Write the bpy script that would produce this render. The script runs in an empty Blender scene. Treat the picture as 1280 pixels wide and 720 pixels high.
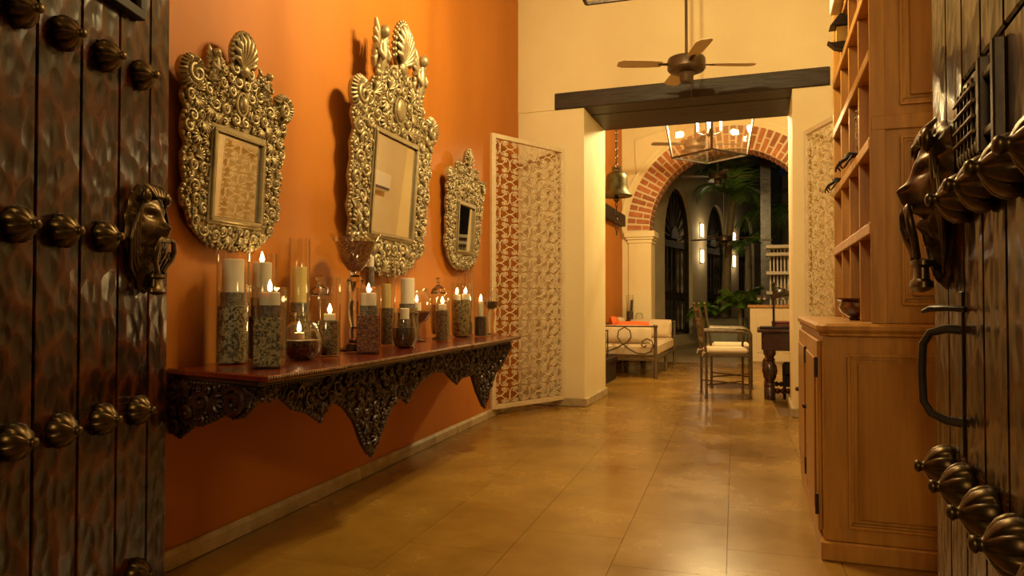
import bpy, bmesh, math, random
from mathutils import Vector, Matrix
PI = math.pi
R = math.radians
random.seed(7)
sc = bpy.context.scene
COL = sc.collection

# ---------------------------------------------------------------- camera
cam = bpy.data.cameras.new('camera'); cam.sensor_width = 36; cam.lens = 36 * 890 / 1280
cam.clip_start = .03; cam.clip_end = 200
camo = bpy.data.objects.new('camera', cam); COL.objects.link(camo)
camo.location = (0, 0, 1.0); camo.rotation_euler = (R(90 + 1.094), 0, R(19.2)); sc.camera = camo
# ---------------------------------------------------------------- world, exposure
w = bpy.data.worlds.new('night'); sc.world = w; w.use_nodes = True
w.node_tree.nodes['Background'].inputs[0].default_value = (.010, .014, .022, 1)
w.node_tree.nodes['Background'].inputs[1].default_value = .25
sc.view_settings.view_transform = 'Standard'; sc.view_settings.look = 'None'
sc.view_settings.gamma = 1; sc.view_settings.exposure = 0.0; sc.view_settings.use_curve_mapping = False
try:
    sc.cycles.transparent_max_bounces = 40; sc.cycles.max_bounces = 10; sc.cycles.glossy_bounces = 5
    sc.cycles.sample_clamp_indirect = 4.0; sc.cycles.blur_glossy = .6; sc.cycles.caustics_reflective = False
    sc.cycles.use_denoising = True
except Exception:
    pass
WARM = (1, .73, .33)
LANTERN1_W = 80       # each of four bulbs, entrance lantern
LANTERN2_W = 112       # each of four bulbs, sitting-room lantern
CANDLE_W = .45
STREET_W = 210

LIGHT_IN_FROM_STREET = (-.35, -2.2, 2.58)   # open street outside the open entrance door

# ---------------------------------------------------------------- helpers
class MB:
    def __init__(s): s.v = []; s.f = []
    def add(s, vs, fs, m=None):
        o = len(s.v)
        s.v += [tuple(m @ Vector(p)) if m is not None else tuple(p) for p in vs]
        s.f += [tuple(i + o for i in f) for f in fs]; return s
    def box(s, x0, x1, y0, y1, z0, z1, m=None):
        vs = [(x, y, z) for z in (z0, z1) for y in (y0, y1) for x in (x0, x1)]
        return s.add(vs, [(0, 2, 3, 1), (4, 5, 7, 6), (0, 1, 5, 4), (2, 6, 7, 3), (0, 4, 6, 2), (1, 3, 7, 5)], m)
    def tube(s, pts, r, n=8, cap=True, m=None, flat=None):
        P = [Vector(p) for p in pts]; k = len(P)
        if not hasattr(r, '__len__'): r = [r] * k
        t0 = (P[1] - P[0]).normalized(); up = Vector((0, 0, 1)) if abs(t0.z) < .9 else Vector((1, 0, 0))
        u = t0.cross(up).normalized(); vs = []; fs = []
        for i in range(k):
            a = P[max(i - 1, 0)]; b = P[min(i + 1, k - 1)]; t = (b - a)
            t = t.normalized() if t.length > 1e-9 else t0
            u = (u - t * u.dot(t)); u = u.normalized() if u.length > 1e-6 else t.orthogonal().normalized()
            v = t.cross(u)
            for j in range(n):
                a_ = 2 * PI * (j + .5) / n
                q = P[i] + (u * math.cos(a_) + v * math.sin(a_)) * r[i]
                vs.append(q)
            if i:
                o = (i - 1) * n
                for j in range(n): fs.append((o + j, o + (j + 1) % n, o + n + (j + 1) % n, o + n + j))
        if cap:
            fs.append(tuple(range(n - 1, -1, -1))); fs.append(tuple((k - 1) * n + j for j in range(n)))
        return s.add(vs, fs, m)
    def lathe(s, prof, n=24, m=None, mod=None, axis='z'):
        vs = []; fs = []
        for (r, z) in prof:
            for j in range(n):
                a = 2 * PI * j / n; rr = r * (mod(a, r, z) if mod else 1)
                vs.append((rr * math.cos(a), rr * math.sin(a), z))
        for i in range(len(prof) - 1):
            for j in range(n):
                fs.append((i * n + j, i * n + (j + 1) % n, (i + 1) * n + (j + 1) % n, (i + 1) * n + j))
        if prof[0][0] > 1e-6: fs.append(tuple(range(n - 1, -1, -1)))
        if prof[-1][0] > 1e-6: fs.append(tuple((len(prof) - 1) * n + j for j in range(n)))
        return s.add(vs, fs, m)
    def prism(s, pts, a, b, plane='xz', m=None):
        n = len(pts)
        def P(p, d): return (p[0], d, p[1]) if plane == 'xz' else ((p[0], p[1], d) if plane == 'xy' else (d, p[0], p[1]))
        vs = [P(p, a) for p in pts] + [P(p, b) for p in pts]
        fs = [tuple(range(n)), tuple(range(2 * n - 1, n - 1, -1))] + [(i, i + n, (i + 1) % n + n, (i + 1) % n) for i in range(n)]
        return s.add(vs, fs, m)
    def ball(s, c, r, n=10, k=6, m=None):
        if not hasattr(r, '__len__'): r = (r, r, r)
        vs = []; fs = []
        for i in range(k + 1):
            th = PI * i / k
            for j in range(n):
                a = 2 * PI * j / n
                vs.append((c[0] + r[0] * math.sin(th) * math.cos(a), c[1] + r[1] * math.sin(th) * math.sin(a), c[2] + r[2] * math.cos(th)))
        for i in range(k):
            for j in range(n): fs.append((i * n + j, (i + 1) * n + j, (i + 1) * n + (j + 1) % n, i * n + (j + 1) % n))
        return s.add(vs, fs, m)
    def grid(s, fn, nu, nv, m=None):
        vs = [fn(i / nu, j / nv) for j in range(nv + 1) for i in range(nu + 1)]
        fs = [(j * (nu + 1) + i, j * (nu + 1) + i + 1, (j + 1) * (nu + 1) + i + 1, (j + 1) * (nu + 1) + i) for j in range(nv) for i in range(nu)]
        return s.add(vs, fs, m)
    def mesh(s, mat, smooth=False, bevel=0, ang=35, clean=True):
        me = bpy.data.meshes.new('m'); me.from_pydata(s.v, [], s.f)
        if clean or bevel:
            b = bmesh.new(); b.from_mesh(me)
            bmesh.ops.remove_doubles(b, verts=b.verts, dist=1e-6)
            bmesh.ops.dissolve_degenerate(b, dist=1e-7, edges=b.edges)
            bmesh.ops.recalc_face_normals(b, faces=b.faces)
            if bevel:
                es = [e for e in b.edges if len(e.link_faces) == 2 and e.calc_face_angle(0) > R(40)]
                bmesh.ops.bevel(b, geom=es, offset=bevel, segments=1, affect='EDGES', clamp_overlap=True)
            b.to_mesh(me); b.free()
        if smooth:
            me.polygons.foreach_set('use_smooth', [True] * len(me.polygons))
            try: me.set_sharp_from_angle(angle=R(ang))
            except Exception: pass
        if mat: me.materials.append(mat)
        return me
    def build(s, name, mat, parent=None, smooth=False, bevel=0, ang=35, clean=True):
        return put(name, s.mesh(mat, smooth, bevel, ang, clean), parent)

def put(name, me, parent=None, loc=None, rot=None, scale=None):
    o = bpy.data.objects.new(name, me); COL.objects.link(o)
    if parent is not None: o.parent = parent
    if loc is not None: o.location = loc
    if rot is not None: o.rotation_euler = rot
    if scale is not None: o.scale = scale
    return o
def tag(o, label=None, cat=None, group=None, kind=None):
    if label: o['label'] = label
    if cat: o['category'] = cat
    if group: o['group'] = group
    if kind: o['kind'] = kind
    return o
def thing(name, label, cat, loc=(0, 0, 0), rotz=0, group=None, tilt=0, kind=None):
    o = bpy.data.objects.new(name, None); COL.objects.link(o); o.empty_display_size = .05
    o.location = loc; o.rotation_euler = (tilt, 0, rotz)
    return tag(o, label, cat, group, kind)
def dup(root, loc, rotz=None, label=None):
    r = root.copy(); COL.objects.link(r); r.location = loc
    if rotz is not None: r.rotation_euler = (0, 0, rotz)
    if label: r['label'] = label
    for ch in list(root.children):
        c = ch.copy(); COL.objects.link(c); c.parent = r
        for g in list(ch.children):
            d = g.copy(); COL.objects.link(d); d.parent = c
    return r
def point(name, loc, watt, col=WARM, rad=.03, parent=None):
    l = bpy.data.lights.new(name, 'POINT'); l.energy = watt; l.color = col; l.shadow_soft_size = rad
    o = bpy.data.objects.new(name, l); COL.objects.link(o); o.location = loc
    if parent is not None: o.parent = parent
    return o
point('open_entrance_offscreen', LIGHT_IN_FROM_STREET, STREET_W, (1, .68, .30), .25)
def T(x=0, y=0, z=0, rx=0, ry=0, rz=0, s=1):
    m = Matrix.Translation((x, y, z)) @ Matrix.Rotation(rz, 4, 'Z') @ Matrix.Rotation(ry, 4, 'Y') @ Matrix.Rotation(rx, 4, 'X')
    if hasattr(s, '__len__'): m = m @ Matrix.Diagonal((s[0], s[1], s[2], 1))
    elif s != 1: m = m @ Matrix.Scale(s, 4)
    return m

# ---------------------------------------------------------------- materials
def mat(name, c1, c2=None, sc_=4, rough=.5, metal=0, bump=0, bsc=20, bdist=.01, stretch=(1, 1, 1), vor=False, coat=0, spec=.5,
        ramp=(.35, .65), rnd=0, detail=4, r2=None, c3=None, bvor=False, world=False, coatr=.1, sss=0, trans=0):
    m = bpy.data.materials.new(name); m.use_nodes = True; nt = m.node_tree; N = nt.nodes; Lk = nt.links
    b = N['Principled BSDF']
    b.inputs['Base Color'].default_value = (*c1, 1); b.inputs['Roughness'].default_value = rough
    b.inputs['Metallic'].default_value = metal; b.inputs['Specular IOR Level'].default_value = spec
    b.inputs['Coat Weight'].default_value = coat; b.inputs['Coat Roughness'].default_value = coatr
    if sss: b.inputs['Subsurface Weight'].default_value = sss; b.inputs['Subsurface Scale'].default_value = .02; b.inputs['Subsurface Radius'].default_value = (1, .5, .2)
    co = None
    def vec():
        nonlocal co
        if co is None:
            if world:
                g = N.new('ShaderNodeNewGeometry'); out = g.outputs['Position']
            else:
                t = N.new('ShaderNodeTexCoord'); out = t.outputs['Object']
            mp = N.new('ShaderNodeMapping'); mp.inputs['Scale'].default_value = stretch
            Lk.new(out, mp.inputs[0]); co = mp.outputs[0]
            if rnd and not world:
                oi = N.new('ShaderNodeObjectInfo'); ad = N.new('ShaderNodeVectorMath'); ad.operation = 'ADD'
                ml = N.new('ShaderNodeMath'); ml.operation = 'MULTIPLY'; ml.inputs[1].default_value = 37
                Lk.new(oi.outputs['Random'], ml.inputs[0]); Lk.new(mp.outputs[0], ad.inputs[0]); Lk.new(ml.outputs[0], ad.inputs[1]); co = ad.outputs[0]
        return co
    if c2 is not None:
        if vor:
            t = N.new('ShaderNodeTexVoronoi'); t.inputs['Scale'].default_value = sc_
            sp = N.new('ShaderNodeSeparateColor'); Lk.new(vec(), t.inputs['Vector']); Lk.new(t.outputs['Color'], sp.inputs[0]); fac = sp.outputs[0]
        else:
            t = N.new('ShaderNodeTexNoise'); t.inputs['Scale'].default_value = sc_; t.inputs['Detail'].default_value = detail
            t.inputs['Roughness'].default_value = .6
            Lk.new(vec(), t.inputs['Vector']); fac = t.outputs['Fac']
        cr = N.new('ShaderNodeValToRGB'); e = cr.color_ramp.elements
        e[0].position = ramp[0]; e[0].color = (*c1, 1); e[1].position = ramp[1]; e[1].color = (*c2, 1)
        if c3 is not None:
            q = e.new((ramp[0] + ramp[1]) / 2); q.color = (*c3, 1)
        Lk.new(fac, cr.inputs[0]); out = cr.outputs[0]
        if rnd:
            oi = N.new('ShaderNodeObjectInfo'); mr = N.new('ShaderNodeMapRange'); mr.inputs[3].default_value = 1 - rnd; mr.inputs[4].default_value = 1 + rnd
            mx = N.new('ShaderNodeMix'); mx.data_type = 'RGBA'; mx.blend_type = 'MULTIPLY'; mx.inputs[0].default_value = 1
            Lk.new(oi.outputs['Random'], mr.inputs[0]); Lk.new(out, mx.inputs[6]); Lk.new(mr.outputs[0], mx.inputs[7]); out = mx.outputs[2]
        Lk.new(out, b.inputs['Base Color'])
        if r2 is not None:
            mr = N.new('ShaderNodeMapRange'); mr.inputs[1].default_value = ramp[0]; mr.inputs[2].default_value = ramp[1]; mr.inputs[3].default_value = rough; mr.inputs[4].default_value = r2
            Lk.new(fac, mr.inputs[0]); Lk.new(mr.outputs[0], b.inputs['Roughness'])
    if bump:
        if bvor:
            t = N.new('ShaderNodeTexVoronoi'); t.feature = 'SMOOTH_F1'; t.inputs['Scale'].default_value = bsc; t.inputs['Smoothness'].default_value = .35; h = t.outputs['Distance']
        else:
            t = N.new('ShaderNodeTexNoise'); t.inputs['Scale'].default_value = bsc; t.inputs['Detail'].default_value = 3; h = t.outputs['Fac']
        Lk.new(vec(), t.inputs['Vector'])
        bp = N.new('ShaderNodeBump'); bp.inputs['Strength'].default_value = bump; bp.inputs['Distance'].default_value = bdist
        Lk.new(h, bp.inputs['Height']); Lk.new(bp.outputs[0], b.inputs['Normal'])
        if coat: Lk.new(bp.outputs[0], b.inputs['Coat Normal'])
    return m
def emit(name, col, st):
    m = bpy.data.materials.new(name); m.use_nodes = True; N = m.node_tree.nodes; N.clear()
    e = N.new('ShaderNodeEmission'); e.inputs[0].default_value = (*col, 1); e.inputs[1].default_value = st
    o = N.new('ShaderNodeOutputMaterial'); m.node_tree.links.new(e.outputs[0], o.inputs[0]); return m
def glass(name, tint=(1, 1, 1), f0=.05, rough=.02, edge=.9, pwr=2.6):
    m = bpy.data.materials.new(name); m.use_nodes = True; N = m.node_tree.nodes; Lk = m.node_tree.links; N.clear()
    tr = N.new('ShaderNodeBsdfTransparent'); tr.inputs[0].default_value = (*tint, 1)
    gl = N.new('ShaderNodeBsdfGlossy'); gl.inputs['Roughness'].default_value = rough
    lw = N.new('ShaderNodeLayerWeight'); lw.inputs[0].default_value = .5
    pw = N.new('ShaderNodeMath'); pw.operation = 'POWER'; pw.inputs[1].default_value = pwr
    mr = N.new('ShaderNodeMapRange'); mr.inputs[3].default_value = f0; mr.inputs[4].default_value = edge
    mx = N.new('ShaderNodeMixShader'); o = N.new('ShaderNodeOutputMaterial')
    Lk.new(lw.outputs['Facing'], pw.inputs[0]); Lk.new(pw.outputs[0], mr.inputs[0]); Lk.new(mr.outputs[0], mx.inputs[0])
    Lk.new(tr.outputs[0], mx.inputs[1]); Lk.new(gl.outputs[0], mx.inputs[2]); Lk.new(mx.outputs[0], o.inputs[0]); return m

M = {}
M['orange'] = mat('orange_plaster', (.47, .150, .013), (.55, .195, .020), 1.4, .62, bump=.12, bsc=9, bdist=.02, stretch=(1, 1, .35), ramp=(.3, .75), world=True, spec=.35)
M['cream'] = mat('cream_plaster', (.82, .70, .42), (.76, .63, .35), 1.6, .75, bump=.15, bsc=7, bdist=.02, world=True, ramp=(.3, .7))
M['cream2'] = mat('pale_plaster', (.74, .66, .46), (.70, .60, .40), 2, .75, bump=.1, bsc=8, world=True)
M['travertine'] = mat('travertine', (.185, .090, .012), (.41, .242, .050), 1.7, .20, bump=.04, bsc=30, bdist=.003, ramp=(.24, .78), rnd=.035, detail=7, r2=.32, c3=(.29, .158, .026), spec=.5, world=True)
M['grout'] = mat('grout', (.15, .08, .016), rough=.5)
M['base_stone'] = mat('baseboard_stone', (.50, .40, .24), (.34, .25, .12), 9, .55, bump=.2, bsc=40, bdist=.004, rnd=.12)
M['beam'] = mat('dark_beam', (.034, .019, .008), (.013, .008, .004), 7, .55, bump=.5, bsc=14, bdist=.012, stretch=(.5, 3, 3), world=True)
def door_mat(name):
    m = mat(name, (.03, .01, .004), rough=.24, coat=.05, coatr=.15, spec=.32); nt = m.node_tree; N = nt.nodes; Lk = nt.links; b = N['Principled BSDF']
    t = N.new('ShaderNodeTexCoord'); mp = N.new('ShaderNodeMapping'); mp.inputs['Scale'].default_value = (1, 1, .62); Lk.new(t.outputs['Object'], mp.inputs[0])
    ns = N.new('ShaderNodeTexNoise'); ns.inputs['Scale'].default_value = 9; ad = N.new('ShaderNodeVectorMath'); ad.operation = 'MULTIPLY_ADD'
    ad.inputs[1].default_value = (.05, .05, .05); Lk.new(mp.outputs[0], ns.inputs['Vector']); Lk.new(ns.outputs['Color'], ad.inputs[0]); Lk.new(mp.outputs[0], ad.inputs[2])
    v = N.new('ShaderNodeTexVoronoi'); v.feature = 'SMOOTH_F1'; v.inputs['Scale'].default_value = 23; v.inputs['Smoothness'].default_value = .25; Lk.new(ad.outputs[0], v.inputs['Vector'])
    cr = N.new('ShaderNodeValToRGB'); e = cr.color_ramp.elements; e[0].position = .12; e[0].color = (.008, .0028, .0010, 1); e[1].position = .72; e[1].color = (.066, .0150, .0025, 1)
    q = e.new(.42); q.color = (.015, .0044, .0015, 1); Lk.new(v.outputs['Distance'], cr.inputs[0]); Lk.new(cr.outputs[0], b.inputs['Base Color'])
    bp = N.new('ShaderNodeBump'); bp.inputs['Strength'].default_value = .38; bp.inputs['Distance'].default_value = .012; Lk.new(v.outputs['Distance'], bp.inputs['Height'])
    Lk.new(bp.outputs[0], b.inputs['Normal']); Lk.new(bp.outputs[0], b.inputs['Coat Normal']); return m
M['doorwood'] = door_mat('adzed_door')
M['postwood'] = mat('dark_post', (.030, .016, .008), (.05, .03, .015), 8, .3, bump=.3, bsc=12, bdist=.01)
M['doorgap'] = mat('door_core', (.012, .006, .004), rough=.8)
M['bronze'] = mat('aged_bronze', (.115, .072, .025), (.055, .033, .013), 22, .38, metal=.85, bump=.15, bsc=40, bdist=.004)
M['iron'] = mat('black_iron', (.03, .022, .016), (.055, .038, .024), 30, .4, metal=.6, bump=.15, bsc=60, bdist=.002)
M['silver'] = mat('embossed_metal', (.47, .385, .22), (.36, .29, .155), 18, .42, metal=.55, bump=.3, bsc=60, bdist=.004, ramp=(.35, .7))
M['mirror'] = mat('mirror_glass', (.86, .86, .84), rough=.015, metal=1)
M['gate'] = mat('ivory_iron', (.78, .66, .45), (.70, .57, .36), 14, .45, bump=.05, bsc=40, world=True)
M['red_top'] = mat('red_varnish', (.19, .024, .007), (.12, .014, .005), 5, .22, stretch=(6, .8, 2), coat=.4, bump=.05, bsc=20)
M['carved'] = mat('carved_wood', (.044, .015, .006), (.020, .007, .003), 12, .40, bump=.4, bsc=26, bdist=.006, coat=.15)
M['rope'] = mat('rope_edge', (.30, .18, .07), (.12, .06, .02), 40, .5)
M['pine'] = mat('cabinet_wood', (.55, .28, .056), (.30, .128, .020), 3.2, .36, stretch=(9, 9, .8), bump=.06, bsc=20, bdist=.003, ramp=(.25, .75), detail=7, coat=.1, coatr=.3)
M['pine_d'] = mat('cabinet_panel', (.46, .222, .040), (.28, .116, .017), 3.5, .36, stretch=(8, 8, .6), ramp=(.25, .75), detail=7, coat=.1, coatr=.3)
M['glass'] = glass('clear_glass', (.985, .985, .975))
M['glass_pane'] = glass('pane_glass', (.97, .97, .95), f0=.05, edge=.6, pwr=4)
M['glass_solid'] = mat('solid_glass', (.95, .95, .93), rough=.03); M['glass_solid'].node_tree.nodes['Principled BSDF'].inputs['Transmission Weight'].default_value = 1
M['wax'] = mat('white_wax', (.82, .76, .62), rough=.5, sss=.25)
M['wax_y'] = mat('yellow_wax', (.74, .58, .22), rough=.5, sss=.2)
M['mesh_band'] = mat('mesh_band', (.22, .18, .13), (.10, .08, .06), 160, .5, vor=True)
M['flame'] = emit('flame', (1, .70, .28), 45)
M['wick'] = mat('wick', (.02, .015, .01), rough=.8)
def beans(n, a, b, c): return mat(n, a, c, 135, .5, vor=True, c3=b, ramp=(.15, .85), bump=.35, bsc=135, bdist=.006, bvor=True)
M['beans_g'] = beans('grey_green_beans', (.035, .03, .018), (.27, .25, .15), (.40, .36, .22))
M['beans_o'] = beans('olive_beans', (.05, .036, .014), (.29, .23, .09), (.42, .34, .15))
M['beans_b'] = beans('brown_beans', (.035, .02, .01), (.17, .105, .05), (.26, .17, .085))
M['beans_r'] = beans('red_beans', (.08, .016, .008), (.22, .075, .032), (.30, .15, .06))
M['beans_d'] = beans('dark_beans', (.018, .010, .006), (.055, .03, .016), (.085, .05, .025))
M['brick'] = mat('arch_brick', (.46, .17, .065), (.33, .105, .036), 9, .75, bump=.4, bsc=40, bdist=.006, rnd=.22)
M['mortar'] = mat('arch_mortar', (.66, .53, .32), rough=.85, bump=.2, bsc=30)
M['cushion'] = mat('linen', (.66, .54, .36), (.60, .48, .30), 8, .85, bump=.25, bsc=6, bdist=.02)
M['orange_cloth'] = mat('orange_cloth', (.62, .12, .02), rough=.85, bump=.3, bsc=12)
M['rattan_iron'] = mat('brown_iron', (.15, .10, .048), (.09, .06, .028), 25, .45, metal=.3)
M['mahog'] = mat('mahogany', (.055, .014, .008), (.030, .008, .005), 8, .25, coat=.4)
M['dark'] = mat('dark_wood', (.026, .014, .007), (.015, .008, .004), 9, .6, spec=.25)
M['bell'] = mat('bell_bronze', (.105, .085, .035), (.06, .048, .02), 12, .42, metal=.8, bump=.15, bsc=30, bdist=.003)
M['fan'] = mat('fan_bronze', (.10, .065, .036), rough=.38, metal=.6)
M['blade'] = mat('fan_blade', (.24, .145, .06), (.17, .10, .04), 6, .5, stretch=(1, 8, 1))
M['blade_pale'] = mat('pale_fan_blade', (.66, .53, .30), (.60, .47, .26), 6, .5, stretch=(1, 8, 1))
M['white'] = mat('white_paint', (.76, .70, .58), rough=.5)
M['counter'] = mat('cream_counter', (.72, .58, .36), rough=.55)
M['slatwhite'] = mat('white_slats', (.70, .63, .50), rough=.55)
M['trunk'] = mat('palm_trunk', (.22, .17, .075), (.14, .11, .05), 14, .7, stretch=(1, 1, 4), bump=.4, bsc=10)
M['leaf'] = mat('palm_leaf', (.13, .24, .024), (.08, .16, .016), 6, .45)
M['planter'] = mat('planter_stucco', (.42, .42, .31), (.34, .34, .25), 4, .8)
M['soil'] = mat('soil', (.04, .028, .018), rough=.95)
M['glaze'] = mat('glazed_bowl', (.060, .014, .007), rough=.12, coat=.6)
M['hand'] = mat('black_bronze', (.020, .013, .009), rough=.35, metal=.5)
M['weave'] = mat('woven_palm', (.26, .15, .06), (.10, .055, .02), 70, .7, vor=True, bump=.6, bsc=70, bdist=.004)
M['gold'] = mat('gold_trim', (.45, .30, .09), rough=.35, metal=.9)
M['bulb'] = emit('bulb_glow', (1, .82, .5), 60)
M['sconce'] = emit('sconce_glow', (1, .88, .62), 5)
M['cover'] = mat('ceiling_timber', (.10, .055, .022), (.06, .032, .014), 5, .6, stretch=(1, 6, 1))
M['red_book'] = mat('red_leather', (.16, .03, .014), rough=.4)
M['courtwall'] = mat('courtyard_plaster', (.58, .49, .32), (.50, .42, .26), 1.5, .8, world=True, bump=.1, bsc=6)
M['ground'] = mat('courtyard_paving', (.34, .25, .12), (.26, .19, .09), 3, .5)
M['ac'] = mat('ac_plastic', (.74, .70, .60), rough=.4)
M['acdark'] = mat('ac_grille', (.10, .09, .08), rough=.5)

# ================================================================ STRUCTURE
def wx(y): return -2.10 - .032 * (y - 2)
WA = PI / 2 + math.atan(.032)          # rotation that lays local x along the left wall, local -y into the room
def struct(name, mb, m, label, cat, bevel=0):
    return tag(mb.build(name, m, bevel=bevel), label, cat, kind='structure')
H1 = 4.75
struct('wall_left', MB().prism([(wx(.93), .93), (wx(6.66), 6.66), (-2.55, 6.66), (-2.55, .93)], 0, H1, 'xy'), M['orange'], 'orange plastered wall carrying the three mirrors', 'wall')
b = MB(); b.box(-2.6, -1.584, 6.65, 7.63, 0, 2.86); b.box(.277, 1.15, 6.65, 7.63, 0, 2.86)
b.box(-2.6, -1.871, 6.642, 7.63, 2.862, 3.02); b.box(.58, 1.15, 6.642, 7.63, 2.862, 3.02); b.box(-2.6, 1.15, 6.642, 7.63, 3.02, H1)
struct('wall_back', b, M['cream'], 'thick cream wall with the wide doorway under a dark lintel', 'wall')
struct('wall_right', MB().box(.95, 1.15, .93, 6.642, 0, H1), M['cream'], 'cream wall behind the tall wooden cabinet', 'wall')
b = MB(); b.box(-2.55, -1.80, .70, .93, 0, H1); b.box(.46, 3.2, .70, .93, 0, H1); b.box(-1.80, .46, .70, .93, 3.05, H1)
struct('wall_front', b, M['cream'], 'cream entrance wall around the studded double door', 'wall')
struct('ceiling', MB().box(-2.55, 1.15, .70, 7.63, H1, H1 + .15), M['cover'], 'dark timber ceiling over the entrance hall', 'ceiling')
# floor and tiles
fl = struct('floor', MB().box(-6, 8, -2.5, 26, -.2, -.022), M['grout'], 'polished golden travertine tile floor', 'floor')
ca, sa = math.cos(math.atan(.032)), math.sin(math.atan(.032))
TW, TL = .42, .62
full = None
def tile(u0, u1, v0, v1):
    global full
    g = .0009
    f = abs(u1 - u0 - TW) < 1e-6 and abs(v1 - v0 - TL) < 1e-6
    if f and full: me = full
    else:
        me = MB().box(-(u1 - u0) / 2 + g, (u1 - u0) / 2 - g, -(v1 - v0) / 2 + g, (v1 - v0) / 2 - g, -.022, 0).mesh(M['travertine'])
        if f: full = me
    u, v = (u0 + u1) / 2, (v0 + v1) / 2
    put('floor_tile', me, fl, (-2.10 + .032 * 2 + u * ca - v * sa, u * sa + v * ca, 0), (0, 0, math.atan(.032)))
def tiles(ua, ub, va, vb, off):
    k0 = math.floor((ua - off) / TW)
    for k in range(k0, k0 + 14):
        u0, u1 = max(off + k * TW, ua), min(off + (k + 1) * TW, ub)
        if u1 - u0 < .02: continue
        vv = -2 + (k % 2) * .31
        while vv < vb:
            v0, v1 = max(vv, va), min(vv + TL, vb)
            if v1 - v0 > .02: tile(u0, u1, v0, v1)
            vv += TL
tiles(.03, 3.05, .95, 6.60, 2.0)
tiles(.70, 2.40, 6.60, 7.70, 2.0)
tiles(.22, 4.10, 7.70, 12.0, 2.0)
struct('floor_courtyard', MB().box(-2.4, 8, 12.0, 26, -.022, -.002), M['ground'], 'dim courtyard paving beyond the brick arch', 'floor')
# baseboards
bb = thing('baseboard_left', 'worn travertine baseboard along the orange wall', 'baseboard', (wx(.95), .95, 0), WA, kind='structure')
x = 0
for ln in (1.62, .95, 1.05, 1.0, 1.06):
    me = MB().prism([(0, 0), (0, .062), (-.008, .070), (-.012, .070), (-.026, .052), (-.026, 0)], x + .0015, x + ln - .0015, 'yz').mesh(M['base_stone'], bevel=.001)
    put('baseboard_stone', me, bb); x += ln
bb = thing('baseboard_back', 'travertine baseboard around the foot of the cream door jamb', 'baseboard', (-1.584, 6.65, 0), 0, kind='structure')
for (x0, x1, y0, y1) in ((-.62, .028, -.028, 0), (0, .028, 0, .98), (1.833, 1.861, -.028, .98), (1.861, 2.45, -.028, 0)):
    put('baseboard_stone', MB().box(x0, x1, y0, y1, 0, .075).mesh(M['base_stone'], bevel=.004), bb)
# lintel
li = thing('trim_1', 'dark rough wooden lintel of heavy beams over the doorway', 'lintel', (-1.871, 6.625, 2.86), 0, kind='structure')
for (x0, x1, y0, y1, z0, z1) in ((0, 2.451, 0, .30, .0, .16), (.12, 2.32, .306, .62, -.004, .14), (.12, 2.32, .626, 1.0, -.0, .14)):
    put('beam', MB().box(x0, x1, y0, y1, z0, z1).mesh(M['beam'], bevel=.008), li)

# ---- sitting room behind the doorway
H2 = 4.75
struct('wall_left_sitting_room', MB().box(-2.4, -2.2, 7.63, 12.0, 0, H2), M['orange'], 'orange wall behind the iron daybed', 'wall')
struct('wall_right_sitting_room', MB().box(1.75, 1.95, 7.63, 12.0, 0, H2), M['cream2'], 'pale sitting-room wall with the air conditioner', 'wall')
struct('wall_near_sitting_room', MB().box(1.15, 1.95, 7.43, 7.63, 0, H2), M['cream2'], 'pale wall stub beside the doorway in the sitting room', 'wall')
struct('ceiling_sitting_room', MB().box(-2.4, 1.95, 7.63, 12.0, H2, H2 + .15), M['cover'], 'dark timber ceiling over the sitting room', 'ceiling')
def arch_wall(L0, L1, H, th, ops, nseg=26):
    """wall in local x-z, front at y=0, back at y=th; ops = (centre, half width, sill, spring, rise)"""
    xs = {L0, L1}
    for (c, hw, sl, sp, ri) in ops:
        for i in range(nseg + 1): xs.add(round(c - hw * math.cos(PI * i / nseg), 5))
    xs = sorted(xs); mb = MB()
    for a, bq in zip(xs, xs[1:]):
        mid = (a + bq) / 2; op = None
        for o in ops:
            if abs(mid - o[0]) < o[1]: op = o
        def q(z00, z01, z10, z11):
            mb.add([(a, 0, z00), (bq, 0, z10), (bq, 0, z11), (a, 0, z01), (a, th, z00), (bq, th, z10), (bq, th, z11), (a, th, z01)],
                   [(0, 1, 2, 3), (5, 4, 7, 6), (0, 4, 5, 1), (3, 2, 6, 7)])
        if op is None: q(0, H, 0, H)
        else:
            c, hw, sl, sp, ri = op
            f = lambda x_: sp + ri * math.sqrt(max(0, 1 - ((x_ - c) / hw) ** 2))
            q(f(a), H, f(bq), H)
            if sl > 0: q(0, sl, 0, sl)
    for (c, hw, sl, sp, ri) in ops:
        for x_ in (c - hw, c + hw): mb.add([(x_, 0, sl), (x_, th, sl), (x_, th, sp), (x_, 0, sp)], [(0, 1, 2, 3)])
    for x_ in (L0, L1): mb.add([(x_, 0, 0), (x_, th, 0), (x_, th, H), (x_, 0, H)], [(0, 1, 2, 3)])
    return mb
AX, AZ, AR, AO, AY = -.45, 2.19, 1.29, 1.66, 12.0
aw = arch_wall(-2.4, 1.95, H2, .42, [(AX, AR + .006, 0, AZ, AR + .006)], 40).build('wall_arch', M['cream'])
aw.location = (0, AY, 0); tag(aw, 'cream wall with the round brick arch to the courtyard', 'wall', kind='structure')
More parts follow.
